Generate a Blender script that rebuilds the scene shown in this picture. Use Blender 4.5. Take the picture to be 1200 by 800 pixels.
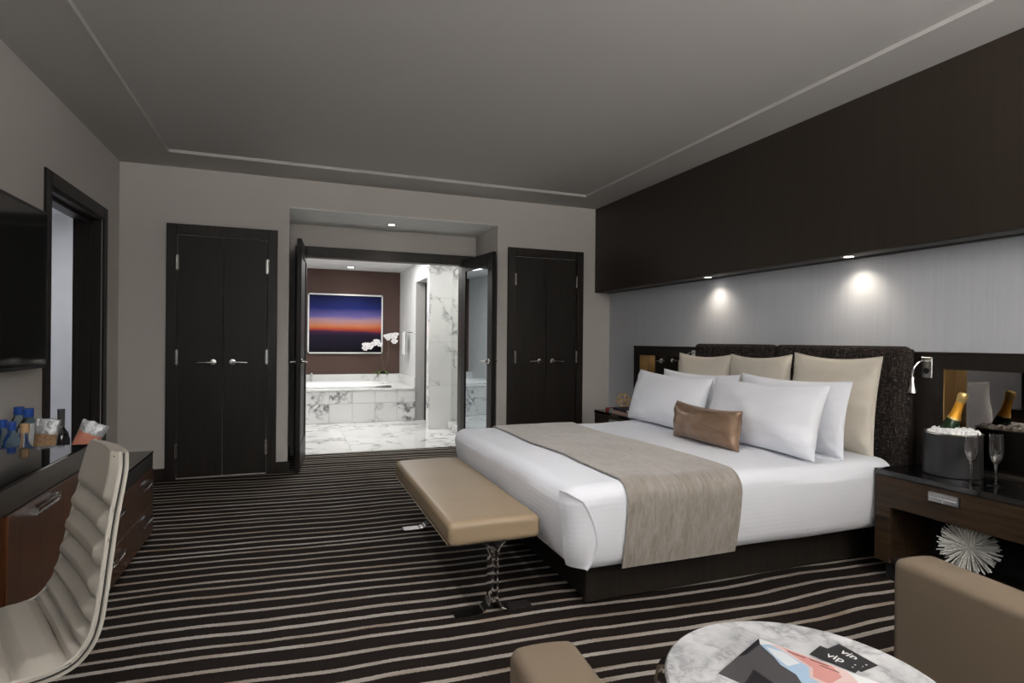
import bpy, bmesh, math, random
from math import sin, cos, pi, radians, sqrt
from mathutils import Vector, Matrix, noise
random.seed(7)
scene = bpy.context.scene
for o in list(bpy.data.objects): bpy.data.objects.remove(o)
COL = scene.collection

# ------------------------------------------------------------------ camera
H = 1.25
def set_camera():
    yaw, pitch, roll, f = radians(20.74084), radians(-0.0969), radians(-0.57565), 679.2585
    fwd = Vector((sin(yaw)*cos(pitch), cos(yaw)*cos(pitch), sin(pitch)))
    right = Vector((cos(yaw), -sin(yaw), 0)); down = fwd.cross(right)
    r2 = right*cos(roll)+down*sin(roll); d2 = -right*sin(roll)+down*cos(roll)
    m = Matrix((r2, -d2, -fwd)).transposed().to_4x4(); m.translation = (0, 0, H)
    cd = bpy.data.cameras.new('camera'); co = bpy.data.objects.new('camera', cd); COL.objects.link(co)
    cd.sensor_width = 36; cd.sensor_fit = 'HORIZONTAL'; cd.lens = 36*f/1200; cd.clip_start = .02
    co.matrix_world = m; scene.camera = co
set_camera()

# ------------------------------------------------------------------ world, lights, exposure
w = bpy.data.worlds.new('sky'); scene.world = w; w.use_nodes = True
w.node_tree.nodes['Background'].inputs[0].default_value = (.62, .74, 1, 1)
w.node_tree.nodes['Background'].inputs[1].default_value = .5
vs = scene.view_settings; vs.view_transform = 'Standard'; vs.look = 'None'; vs.gamma = 1; vs.use_curve_mapping = False
vs.exposure = 0.14

def area(name, loc, aim, sx, sy, energy, col, spread=180):
    d = bpy.data.lights.new(name, 'AREA'); d.shape = 'RECTANGLE'; d.size = sx; d.size_y = sy; d.energy = energy; d.color = col
    d.spread = radians(spread)
    o = bpy.data.objects.new(name, d); COL.objects.link(o); o.location = loc
    o.rotation_euler = (Vector(aim)-Vector(loc)).to_track_quat('-Z', 'Y').to_euler(); return o
def spot(name, loc, aim, energy, col, angle=70, blend=.7, r=.03):
    d = bpy.data.lights.new(name, 'SPOT'); d.energy = energy; d.color = col; d.spot_size = radians(angle); d.spot_blend = blend; d.shadow_soft_size = r
    o = bpy.data.objects.new(name, d); COL.objects.link(o); o.location = loc
    o.rotation_euler = (Vector(aim)-Vector(loc)).to_track_quat('-Z', 'Y').to_euler(); return o

# added fill light, shining as daylight through the added window behind the camera
area('added_window_light', (-.1, -1.95, 1.55), (.6, 3, 1.2), 2.3, 1.9, 20, (.92, .95, 1))
# added spot beams at the ceiling, no fixtures, lighting bed, bench and armchairs
ADDED_SPOTS = [((-.3, 2.25), (.5, 3.5), 75), ((.4, 2.25), (.9, 3.3), 32), ((1.5, 2.2), (2.5, 3.2), 29), ((.5, 1.4), (.5, 1.15), 15)]
ADDED_ACCENT = ((-.2, 1.9), (3.08, 1.86, .42), 75)  # added hidden beam to brighten the spiky ornament in the nightstand shelf
# added uplighter floor lamps, unseen behind the camera, to brighten the ceiling
ADDED_UPLIGHTS = [(-1.05, -1.2, 70), (1.7, -1.3, 265)]
# bathroom ceiling panels (recessed downlights grouped)
area('bathroom_ceiling_glow', (.9, 8.1, 2.42), (.9, 8.1, 0), 1.4, 1.9, 47, (1, .985, .96))
area('shower_glow', (2.6, 7.4, 2.42), (2.6, 7.4, 0), .5, .6, 10, (1, .98, .95))

# ------------------------------------------------------------------ materials
MATS = {}
class N:
    def __init__(s, name):
        s.m = bpy.data.materials.new(name); s.m.use_nodes = True; s.t = s.m.node_tree; s.b = s.t.nodes['Principled BSDF']; s.tc = None
        MATS[name] = s.m
    def new(s, typ, **kw):
        n = s.t.nodes.new(typ)
        for k, v in kw.items(): setattr(n, k, v)
        return n
    def link(s, a, b): s.t.links.new(a, b)
    def put(s, sock, v):
        if isinstance(v, bpy.types.NodeSocket): s.link(v, sock)
        else: sock.default_value = v
    def coord(s, scale=(1, 1, 1), rnd=False, kind='Object'):
        if not s.tc: s.tc = s.new('ShaderNodeTexCoord')
        mp = s.new('ShaderNodeMapping'); s.link(s.tc.outputs[kind], mp.inputs[0]); mp.inputs['Scale'].default_value = scale
        if rnd:
            oi = s.new('ShaderNodeObjectInfo'); mu = s.math('MULTIPLY', oi.outputs['Random'], 37.0)
            cx = s.new('ShaderNodeCombineXYZ')
            for i in range(3): s.link(mu, cx.inputs[i])
            s.link(cx.outputs[0], mp.inputs['Location'])
        return mp.outputs[0]
    def math(s, op, a, b=0.0, c=None):
        n = s.new('ShaderNodeMath', operation=op); s.put(n.inputs[0], a); s.put(n.inputs[1], b)
        if c is not None: s.put(n.inputs[2], c)
        return n.outputs[0]
    def noise(s, vec, scale, detail=3, rough=.5, dist=0):
        n = s.new('ShaderNodeTexNoise'); s.link(vec, n.inputs['Vector']); n.inputs['Scale'].default_value = scale
        n.inputs['Detail'].default_value = detail; n.inputs['Roughness'].default_value = rough; n.inputs['Distortion'].default_value = dist
        return n.outputs['Fac']
    def ramp(s, fac, stops, interp='LINEAR'):
        r = s.new('ShaderNodeValToRGB'); s.link(fac, r.inputs[0]); e = r.color_ramp.elements; r.color_ramp.interpolation = interp
        while len(e) < len(stops): e.new(.5)
        for el, (p, c) in zip(e, stops): el.position = p; el.color = (*c, 1) if len(c) == 3 else c
        return r.outputs[0]
    def mix(s, fac, a, b, mode='MIX'):
        n = s.new('ShaderNodeMix', data_type='RGBA', blend_type=mode); s.put(n.inputs[0], fac)
        s.put(n.inputs[6], a if isinstance(a, bpy.types.NodeSocket) else (*a, 1)); s.put(n.inputs[7], b if isinstance(b, bpy.types.NodeSocket) else (*b, 1))
        return n.outputs[2]
    def bump(s, h, strength=.3, dist=.01):
        n = s.new('ShaderNodeBump'); s.link(h, n.inputs['Height']); n.inputs['Strength'].default_value = strength; n.inputs['Distance'].default_value = dist
        s.link(n.outputs[0], s.b.inputs['Normal'])
    def set(s, col=None, rough=.5, metal=0, spec=.5, **kw):
        if col is not None: s.put(s.b.inputs['Base Color'], col if isinstance(col, bpy.types.NodeSocket) else (*col, 1))
        s.put(s.b.inputs['Roughness'], rough); s.b.inputs['Metallic'].default_value = metal; s.b.inputs['Specular IOR Level'].default_value = spec
        for k, v in kw.items(): s.put(s.b.inputs[k], v)
        return s.m

def plain(name, col, rough=.5, metal=0, spec=.5, bump=None, **kw):
    n = N(name); n.set(col, rough, metal, spec, **kw)
    v = n.coord()
    if bump: n.bump(n.noise(v, bump[0], 3), bump[1], bump[2])
    else:
        c = n.noise(v, 6, 2); n.put(n.b.inputs['Base Color'], n.mix(c, tuple(x*.93 for x in col), tuple(min(1, x*1.07) for x in col)))
    return n.m

def wood(name, c1, c2, rough, axis, spec=.5, scale=1.0, coat=0, contrast=(.35, .7)):
    n = N(name); sc = [38*scale]*3; sc[axis] = 1.6*scale
    v = n.coord(tuple(sc), rnd=True); f = n.noise(v, 1.0, 5, .6, .6)
    n.set(n.ramp(f, [(contrast[0], c1), (contrast[1], c2)]), rough, 0, spec)
    n.b.inputs['Coat Weight'].default_value = coat; n.b.inputs['Coat Roughness'].default_value = .08
    n.bump(f, .08, .002); return n.m

def marble(name, base, vein, scale, amount=.5, rough=.16, fine=(.6, .6, .6), soft=1.0):
    n = N(name); v = n.coord((1, 1, 1), rnd=True)
    d = n.new('ShaderNodeTexNoise'); n.link(v, d.inputs['Vector']); d.inputs['Scale'].default_value = scale*.9; d.inputs['Detail'].default_value = 6
    off = n.new('ShaderNodeVectorMath', operation='MULTIPLY_ADD'); n.link(d.outputs['Color'], off.inputs[0]); off.inputs[1].default_value = (.7/scale*1.6,)*3; n.link(v, off.inputs[2])
    f = n.noise(off.outputs[0], scale*1.1, 5, .55)
    a = n.math('ABSOLUTE', n.math('SUBTRACT', f, .5)); vn = n.ramp(a, [(0, (1, 1, 1)), (.012*soft, (.55,)*3), (.05*soft, (0, 0, 0))])
    msk = n.ramp(n.noise(v, scale*.8, 2), [(.62-amount*.35, (0, 0, 0)), (.74-amount*.2, (1, 1, 1))])
    strong = n.math('MULTIPLY', vn, msk)
    cloud = n.ramp(n.noise(off.outputs[0], scale*.6, 4), [(.4, (0, 0, 0)), (.75, (1, 1, 1))])
    c = n.mix(n.math('MULTIPLY', cloud, .5), base, fine); c = n.mix(strong, c, vein)
    n.set(c, rough, 0, .5); return n.m

def carpet():
    n = N('carpet'); v = n.coord()
    sx = n.new('ShaderNodeSeparateXYZ'); n.link(v, sx.inputs[0]); X, Y = sx.outputs[0], sx.outputs[1]
    lo = n.noise(n.coord((.55, .35, 1)), 1.0, 1.5)
    mid = n.noise(n.coord((1.6, 1.0, 1)), 1.3, 2)
    y = n.math('ADD', Y, n.math('MULTIPLY', n.math('SUBTRACT', lo, .5), .17)); y = n.math('ADD', y, n.math('MULTIPLY', n.math('SUBTRACT', mid, .5), .04)); y = n.math('ADD', y, n.math('MULTIPLY', X, .055))
    u = n.math('DIVIDE', y, .098); cell = n.math('FLOOR', u); fr = n.math('SUBTRACT', u, cell)
    wn = n.new('ShaderNodeTexWhiteNoise', noise_dimensions='1D'); n.link(cell, wn.inputs['W'])
    sc = n.new('ShaderNodeSeparateColor'); n.link(wn.outputs['Color'], sc.inputs[0])
    cen = n.math('ADD', .5, n.math('MULTIPLY', n.math('SUBTRACT', sc.outputs[0], .5), .36))
    edge = n.math('MULTIPLY', n.math('SUBTRACT', n.noise(v, 130, 1), .5), .09)
    d = n.math('ADD', n.math('ABSOLUTE', n.math('SUBTRACT', fr, cen)), edge)
    wd = n.math('ADD', .115, n.math('MULTIPLY', sc.outputs[1], .035))
    m = n.math('LESS_THAN', d, wd)
    var = n.noise(n.coord((1.3, 9, 1)), 1.5, 2)
    lightc = n.mix(sc.outputs[2], (.36, .315, .265), (.50, .46, .42)); lightc = n.mix(n.ramp(var, [(.5, (0, 0, 0)), (.7, (1, 1, 1))]), lightc, (.30, .225, .16))
    pile = n.noise(v, 420, 2, .7)
    dark = n.mix(pile, (.010, .0075, .0065), (.024, .017, .014))
    c = n.mix(m, dark, n.mix(pile, lightc, n.mix(1.0, lightc, (.72, .72, .72), 'MULTIPLY')))
    n.set(c, .95, 0, .1); n.bump(n.math('ADD', pile, n.math('MULTIPLY', m, .4)), .6, .006); return n.m

def leather(name, col, rough=.42):
    n = N(name); v = n.coord(); f = n.noise(v, 3, 3); c = n.mix(f, tuple(x*.9 for x in col), tuple(x*1.08 for x in col))
    vo = n.new('ShaderNodeTexVoronoi'); n.link(v, vo.inputs['Vector']); vo.inputs['Scale'].default_value = 320
    n.set(c, rough, 0, .45); n.bump(vo.outputs['Distance'], .08, .002); return n.m

def linen(name, col, axis=2, freq=260, rough=.85, bump=.12):
    n = N(name); v = n.coord(); sx = n.new('ShaderNodeSeparateXYZ'); n.link(v, sx.inputs[0])
    s = n.math('SINE', n.math('MULTIPLY', sx.outputs[axis], freq)); cr = n.noise(v, 7, 4)
    c = n.mix(n.noise(v, 4, 2), tuple(x*.95 for x in col), tuple(min(1, x*1.03) for x in col))
    n.set(c, rough, 0, .25); n.b.inputs['Sheen Weight'].default_value = .12
    n.bump(n.math('ADD', n.math('MULTIPLY', s, .12), n.math('MULTIPLY', cr, 1.2)), bump, .01); return n.m

def tweed():
    n = N('headboard_tweed'); a = n.noise(n.coord((260, 260, 26), rnd=True), 1, 2, .7); b = n.noise(n.coord((30, 30, 260), rnd=True), 1, 2, .7)
    g = n.math('MULTIPLY', a, b); big = n.noise(n.coord((12, 12, 3)), 1, 3); g = n.math('ADD', g, n.math('MULTIPLY', big, .06))
    n.set(n.ramp(g, [(.2, (.011, .0085, .0075)), (.32, (.035, .027, .024)), (.45, (.17, .145, .13))]), .9, 0, .15); n.bump(g, .7, .008); return n.m

def glassmat(name, col=(1, 1, 1), rough=0.0, ior=1.45):
    n = N(name); n.set(col, rough, 0, .5); n.b.inputs['Transmission Weight'].default_value = 1; n.b.inputs['IOR'].default_value = ior; return n.m
def pane(name, tint=(.93, .96, .95), refl=.12):
    n = N(name); t = n.t; tr = n.new('ShaderNodeBsdfTransparent'); tr.inputs[0].default_value = (*tint, 1); gl = n.new('ShaderNodeBsdfGlossy'); gl.inputs['Roughness'].default_value = .01
    mx = n.new('ShaderNodeMixShader'); mx.inputs[0].default_value = refl; n.link(tr.outputs[0], mx.inputs[1]); n.link(gl.outputs[0], mx.inputs[2])
    out = [q for q in t.nodes if q.type == 'OUTPUT_MATERIAL'][0]; n.link(mx.outputs[0], out.inputs[0]); return n.m
def emit(name, col, strength):
    n = N(name); n.set((.8, .8, .8), .5); n.b.inputs['Emission Color'].default_value = (*col, 1); n.b.inputs['Emission Strength'].default_value = strength; return n.m

def wallcover(name, col, axis=2, streak=.12):
    n = N(name); sc = [55, 55, 55]; sc[axis] = 1.3; f = n.noise(n.coord(tuple(sc)), 1, 4, .6); g = n.noise(n.coord((2, 2, 2)), 1, 3)
    c = n.mix(f, tuple(x*(1-streak) for x in col), tuple(min(1, x*(1+streak)) for x in col)); c = n.mix(n.math('MULTIPLY', g, .35), c, tuple(x*.85 for x in col))
    n.set(c, .7, 0, .3); n.bump(f, .12, .002); return n.m

plain('wall_paint', (.575, .545, .515), .75, 0, .25, bump=(90, .05, .002))
plain('ceiling_paint', (.52, .505, .485), .8, 0, .2, bump=(60, .02, .002))
wallcover('headboard_wallcover', (.605, .63, .68))
wallcover('bulkhead_wood', (.034, .026, .020), 2, .3)
MATS['bulkhead_wood'].node_tree.nodes['Principled BSDF'].inputs['Roughness'].default_value = .42
wood('door_wood', (.0135, .0108, .009), (.020, .016, .013), .45, 2, spec=.25)
wood('frame_wood', (.013, .0102, .0082), (.022, .017, .0135), .42, 2, spec=.28)
wood('underside_wood', (.05, .043, .037), (.075, .065, .057), .4, 1)
wood('nightstand_wood', (.010, .0068, .0046), (.052, .029, .0135), .42, 1, scale=1.3, spec=.25)
wood('walnut_gloss', (.040, .014, .005), (.135, .048, .017), .28, 2, coat=.3, contrast=(.3, .75))
wood('apron_wood', (.028, .021, .016), (.05, .037, .028), .3, 1)
plain('black_glass', (.006, .006, .0065), .06, 0, .6)
plain('black_plastic', (.008, .008, .009), .4)
plain('tv_screen', (.003, .003, .0035), .10, 0, .5)
plain('black_void', (.006, .005, .005), .9)
plain('chrome', (.86, .86, .87), .06, 1)
plain('satin_nickel', (.62, .60, .57), .26, 1)
plain('brushed_steel', (.42, .42, .42), .34, 1)
plain('gunmetal', (.05, .05, .053), .36, .7)
plain('bronze_gold', (.46, .29, .12), .3, 1)
plain('gold_wire', (.90, .62, .30), .4, .55)
plain('mirror', (.80, .82, .84), .01, 1)
plain('bronze_mirror', (.27, .245, .22), .015, 1)
plain('door_mirror', (.42, .47, .50), .015, 1)
carpet()
leather('tan_leather', (.30, .225, .145), .4)
leather('chair_tan_leather', (.20, .155, .11), .45)
leather('grey_leather', (.37, .345, .305), .38)
plain('piping_dark', (.075, .058, .042), .5); plain('seam_thread', (.03, .027, .024), .8)
linen('white_linen', (.80, .82, .88)); linen('pillow_white', (.85, .87, .93), 2, 420, .85, .14); linen('euro_satin', (.60, .555, .48), 2, 500, .5, .10)
n = N('runner_velvet'); v = n.coord((34, 9, 9)); f = n.noise(v, 1, 6, .75, .9); n.set(n.ramp(f, [(.32, (.185, .158, .135)), (.68, (.335, .305, .275))]), .75, 0, .2); n.b.inputs['Sheen Weight'].default_value = .5; n.bump(f, .15, .004)
n = N('brown_satin'); v = n.coord(); f = n.noise(n.coord((9, 3, 14)), 1, 3, .5, 1.2); n.set(n.mix(f, (.13, .075, .045), (.40, .27, .185)), .33, .4, .5); n.bump(f, .22, .02)
tweed()
marble('bath_marble', (.80, .80, .79), (.10, .10, .105), 2.3, .42, .14, (.66, .66, .66))
marble('floor_marble', (.80, .80, .79), (.26, .26, .26), 1.7, .8, .1, (.62, .62, .62))
marble('table_marble', (.66, .67, .69), (.33, .335, .35), 13, 1.0, .16, (.30, .31, .33), soft=2.6)
plain('bath_white_wall', (.74, .75, .745), .6); plain('bath_ceiling', (.80, .80, .79), .7)
wallcover('bath_brown_wall', (.105, .062, .052), 0, .12)
plain('jamb_grey', (.42, .41, .40), .6)
plain('porcelain', (.86, .87, .87), .08, 0, .5)
plain('towel_white', (.84, .85, .85), .95, 0, .1, bump=(240, .5, .006))
plain('frame_white', (.8, .8, .8), .4)
pane('clear_pane'); pane('shower_pane', (.95, .97, .96), .08)
glassmat('crystal'); glassmat('water_plastic', (.72, .86, .95), .02, 1.2); glassmat('ice', (.97, .98, 1), .12, 1.31)
plain('ice_white', (.93, .94, .96), .18, 0, .5); MATS['ice_white'].node_tree.nodes['Principled BSDF'].inputs['Transmission Weight'].default_value = .12
plain('bottle_green', (.012, .03, .012), .08, 0, .5); plain('bottle_dark', (.010, .009, .012), .1)
plain('foil_orange', (.86, .40, .04), .34, .6); plain('foil_gold', (.72, .50, .20), .35, .8)
plain('cap_blue', (.015, .07, .32), .35); plain('label_blue', (.03, .10, .34), .4); plain('label_white', (.72, .72, .70), .6); plain('cork_tan', (.35, .22, .12), .7)
plain('bag_silver', (.30, .31, .32), .28, .45, bump=(45, .6, .01)); plain('nuts_brown', (.24, .14, .07), .7, bump=(60, .8, .01)); plain('snack_red', (.40, .14, .09), .6)
plain('urchin_white', (.93, .92, .88), .4)
plain('leaf_green', (.10, .15, .045), .45); plain('petal_white', (.88, .87, .88), .6); plain('stem_green', (.16, .17, .08), .5); plain('petal_heart', (.55, .30, .35), .6)
plain('book_white', (.70, .68, .62), .6); plain('book_red', (.33, .03, .035), .5); plain('book_black', (.015, .016, .025), .5); plain('book_teal', (.22, .34, .36), .5); plain('book_pink', (.50, .33, .28), .6); plain('book_blue', (.05, .10, .22), .5)
plain('print_black', (.016, .016, .018), .3); plain('print_grey', (.07, .065, .07), .3); plain('print_blue', (.36, .50, .66), .3); plain('print_pale', (.66, .70, .74), .3); plain('print_pink', (.56, .26, .24), .3); plain('print_rose', (.66, .50, .49), .3); plain('paper_white', (.72, .73, .75), .35); plain('ink_dark', (.09, .03, .03), .5); plain('ink_white', (.8, .8, .8), .5)
emit('lamp_glow', (1, .93, .82), 14); emit('bath_lamp_glow', (1, .97, .92), 14)
# sunset print: colours of the picture itself
n = N('sunset_print'); sx = n.new('ShaderNodeSeparateXYZ'); n.link(n.coord(), sx.inputs[0])
wob = n.math('MULTIPLY', n.math('SUBTRACT', n.noise(n.coord((.8, 1, 5)), 1.5, 3), .5), .10)
zz = n.math('ADD', n.math('DIVIDE', sx.outputs[2], 1.0), wob)
n.set(n.ramp(zz, [(0, (.004, .0035, .009)), (.30, (.014, .009, .025)), (.345, (.05, .016, .05)), (.39, (.42, .06, .03)), (.45, (.55, .19, .08)), (.54, (.40, .24, .27)), (.62, (.13, .11, .32)), (.76, (.010, .018, .13)), (1, (.003, .005, .035))]), .5, 0, .12)

# ------------------------------------------------------------------ mesh helpers (world coordinates)
def merge(*vfs):
    V, F = [], []
    for v, f in vfs:
        o = len(V); V += [tuple(p) for p in v]; F += [tuple(i+o for i in q) for q in f]
    return V, F
def xf(vf, m): return [tuple(m @ Vector(p)) for p in vf[0]], vf[1]
def move(vf, d): return [(p[0]+d[0], p[1]+d[1], p[2]+d[2]) for p in vf[0]], vf[1]
def rz(vf, a, c=(0, 0, 0)):
    m = Matrix.Translation(c) @ Matrix.Rotation(a, 4, 'Z') @ Matrix.Translation(-Vector(c)); return xf(vf, m)
def box(x0, x1, y0, y1, z0, z1, bev=0, seg=2):
    V = [(x0, y0, z0), (x1, y0, z0), (x1, y1, z0), (x0, y1, z0), (x0, y0, z1), (x1, y0, z1), (x1, y1, z1), (x0, y1, z1)]
    F = [(3, 2, 1, 0), (4, 5, 6, 7), (0, 1, 5, 4), (1, 2, 6, 5), (2, 3, 7, 6), (3, 0, 4, 7)]
    if not bev: return V, F
    bm = bmesh.new(); vs_ = [bm.verts.new(p) for p in V]
    for q in F: bm.faces.new([vs_[i] for i in q])
    bev = min(bev, .49*min(x1-x0, y1-y0, z1-z0))
    bmesh.ops.bevel(bm, geom=bm.edges[:], offset=bev, segments=seg, affect='EDGES', profile=.5)
    bm.verts.index_update(); r = [tuple(p.co) for p in bm.verts], [tuple(x.index for x in q.verts) for q in bm.faces]; bm.free(); return r
def lathe(prof, c=(0, 0, 0), seg=24):
    V, F = [], []; n = len(prof); ring = prof[0][0] > 1e-6 and prof[-1][0] > 1e-6 and len(prof) > 2
    for i in range(seg):
        a = 2*pi*i/seg
        for r, z in prof: V.append((c[0]+r*cos(a), c[1]+r*sin(a), c[2]+z))
    for i in range(seg):
        j = (i+1) % seg
        for k in range(n-1): F.append((i*n+k, j*n+k, j*n+k+1, i*n+k+1))
    if ring:
        for i in range(seg): j = (i+1) % seg; F.append((i*n+n-1, j*n+n-1, j*n, i*n))
        return V, F
    if prof[0][0] > 1e-6: F.append(tuple(reversed([i*n for i in range(seg)])))
    if prof[-1][0] > 1e-6: F.append(tuple(i*n+n-1 for i in range(seg)))
    return V, F
def tube(path, r, seg=8, closed=False):
    P = [Vector(p) for p in path]; V, F = [], []; n = len(P); up = None
    for i, p in enumerate(P):
        if closed: t = (P[(i+1) % n]-P[i-1]).normalized()
        else: t = (P[min(i+1, n-1)]-P[max(i-1, 0)]).normalized()
        if up is None: up = Vector((0, 0, 1)) if abs(t.z) < .9 else Vector((1, 0, 0))
        a = (up - t*up.dot(t)); a = a.normalized() if a.length > 1e-6 else t.orthogonal().normalized(); b = t.cross(a); up = a
        rr = r[i] if isinstance(r, (list, tuple)) else r
        for k in range(seg): q = 2*pi*k/seg; V.append(tuple(p+a*cos(q)*rr+b*sin(q)*rr))
    for i in range(n if closed else n-1):
        j = (i+1) % n
        for k in range(seg): F.append((i*seg+k, i*seg+(k+1) % seg, j*seg+(k+1) % seg, j*seg+k))
    if not closed: F.append(tuple(reversed(range(seg)))); F.append(tuple(range((n-1)*seg, n*seg)))
    return V, F
def strip(path, wdir, width, th):       # flat bar bent along a path; width along wdir, thickness across
    P = [Vector(p) for p in path]; wv = Vector(wdir).normalized(); V, F = [], []; n = len(P)
    for i, p in enumerate(P):
        t = (P[min(i+1, n-1)]-P[max(i-1, 0)]).normalized(); nn = t.cross(wv).normalized()
        for a, b in ((-1, -1), (1, -1), (1, 1), (-1, 1)): V.append(tuple(p+wv*a*width/2+nn*b*th/2))
    for i in range(n-1):
        for k in range(4): F.append((i*4+k, i*4+(k+1) % 4, i*4+4+(k+1) % 4, i*4+4+k))
    F.append((3, 2, 1, 0)); F.append(tuple(range((n-1)*4, n*4))); return V, F
def prism(poly, z0, z1):
    n = len(poly); V = [(x, y, z0) for x, y in poly]+[(x, y, z1) for x, y in poly]
    F = [tuple(reversed(range(n))), tuple(range(n, 2*n))]+[(i, (i+1) % n, n+(i+1) % n, n+i) for i in range(n)]; return V, F
def grid(fn, nu, nv, cu=False):
    V = [tuple(fn(i/(nu if cu else nu-1), j/(nv-1))) for i in range(nu) for j in range(nv)]; F = []
    for i in range(nu if cu else nu-1):
        for j in range(nv-1):
            a = i; b = (i+1) % nu; F.append((a*nv+j, b*nv+j, b*nv+j+1, a*nv+j+1))
    return V, F
def slab(fn, nu, nv, th):               # closed sheet: fn(u,v)->(point, normal)
    A, B = [], []
    for i in range(nu):
        for j in range(nv):
            p, nn = fn(i/(nu-1), j/(nv-1)); p = Vector(p); nn = Vector(nn); A.append(tuple(p)); B.append(tuple(p-nn*th))
    V = A+B; F = []; m = nu*nv
    for i in range(nu-1):
        for j in range(nv-1):
            q = (i*nv+j, (i+1)*nv+j, (i+1)*nv+j+1, i*nv+j+1); F.append(q); F.append(tuple(m+k for k in reversed(q)))
    ring = [i*nv for i in range(nu)]+[(nu-1)*nv+j for j in range(1, nv)]+[i*nv+nv-1 for i in range(nu-2, -1, -1)]+[j for j in range(nv-2, 0, -1)]
    for a, b in zip(ring, ring[1:]+ring[:1]): F.append((b, a, m+a, m+b))
    return V, F
def ico(r, c, sub=1):
    bm = bmesh.new(); bmesh.ops.create_icosphere(bm, subdivisions=sub, radius=r); bm.verts.index_update()
    q = [tuple(Vector(c)+p.co) for p in bm.verts], [tuple(x.index for x in f.verts) for f in bm.faces]; bm.free(); return q

WO = {}
def tag(o, label=None, cat=None, group=None, kind=None):
    if label: o['label'] = label
    if cat: o['category'] = cat
    if group: o['group'] = group
    if kind: o['kind'] = kind
    return o
def thing(name, loc, label, cat, group=None, kind=None):
    o = bpy.data.objects.new(name, None); COL.objects.link(o); o.empty_display_size = .1; o.location = loc; WO[o.name] = Vector(loc)
    return tag(o, label, cat, group, kind)
def obj(name, vf, mat, parent=None, label=None, cat=None, group=None, kind=None, smooth=35, origin=None):
    V, F = vf
    if origin is None:
        xs, ys, zs = zip(*V); origin = ((min(xs)+max(xs))/2, (min(ys)+max(ys))/2, min(zs))
    origin = Vector(origin)
    me = bpy.data.meshes.new(name); me.from_pydata([(p[0]-origin.x, p[1]-origin.y, p[2]-origin.z) for p in V], [], F); me.validate()
    bm = bmesh.new(); bm.from_mesh(me); bmesh.ops.recalc_face_normals(bm, faces=bm.faces); bm.to_mesh(me); bm.free()
    if smooth:
        me.polygons.foreach_set('use_smooth', [True]*len(me.polygons)); me.set_sharp_from_angle(angle=radians(smooth))
    me.materials.append(MATS[mat])
    o = bpy.data.objects.new(name, me); COL.objects.link(o); WO[o.name] = origin
    if parent: o.parent = parent; o.location = origin-WO[parent.name]
    else: o.location = origin
    return tag(o, label, cat, group, kind)
def copy_tree(o, parent=None, shift=(0, 0, 0)):
    c = o.copy(); COL.objects.link(c); c.parent = parent
    if parent is None: c.location = o.location+Vector(shift); WO[c.name] = WO[o.name]+Vector(shift)
    for ch in o.children: copy_tree(ch, c)
    return c
def text(txt, size, mat_fn, ext=.0004):
    cu = bpy.data.curves.new('lettering', 'FONT'); cu.body = txt; cu.size = size; cu.extrude = ext; cu.align_x = 'CENTER'; cu.align_y = 'CENTER'; cu.resolution_u = 3
    t = bpy.data.objects.new('lettering', cu); COL.objects.link(t); dg = bpy.context.evaluated_depsgraph_get(); me = t.evaluated_get(dg).to_mesh()
    vf = [tuple(mat_fn @ p.co) for p in me.vertices], [tuple(p.vertices) for p in me.polygons]
    t.evaluated_get(dg).to_mesh_clear(); bpy.data.objects.remove(t); bpy.data.curves.remove(cu); return vf
def basis(o, x, y, z):
    m = Matrix((Vector(x), Vector(y), Vector(z))).transposed().to_4x4(); m.translation = o; return m
O0 = (0, 0, 0)

# ------------------------------------------------------------------ room shell
XL, XR, YB, YF, ZC = -1.39, 3.39, 5.81, -1.7, 2.743
obj('floor', box(XL-.6, XR+.1, YF-.1, 6.6, -.12, 0), 'carpet', kind='structure', origin=O0, label='dark brown carpet with uneven cream stripes')
# ceiling: border at ZC with a shallow raised tray in the middle
TX0, TX1, TY1, TY0, TD = -.96, 2.83, 5.36, -1.2, .022
ceil = merge(box(XL-.1, XR+.1, TY1, YB+.9, ZC, ZC+.15), box(XL-.1, TX0, YF-.1, TY1, ZC, ZC+.15), box(TX1, XR+.1, YF-.1, TY1, ZC, ZC+.15), box(TX0, TX1, YF-.1, TY0, ZC, ZC+.15), box(TX0, TX1, TY0, TY1, ZC+TD, ZC+.15))
ceiling = obj('ceiling', ceil, 'ceiling_paint', kind='structure', origin=O0, label='grey plaster ceiling with a shallow recessed tray')
b = .014
obj('tray_bead', merge(box(TX0, TX1, TY1-b, TY1, ZC-.004, ZC+TD), box(TX0, TX0+b, TY0, TY1-b, ZC-.004, ZC+TD)), 'ceiling_paint', ceiling)
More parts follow.
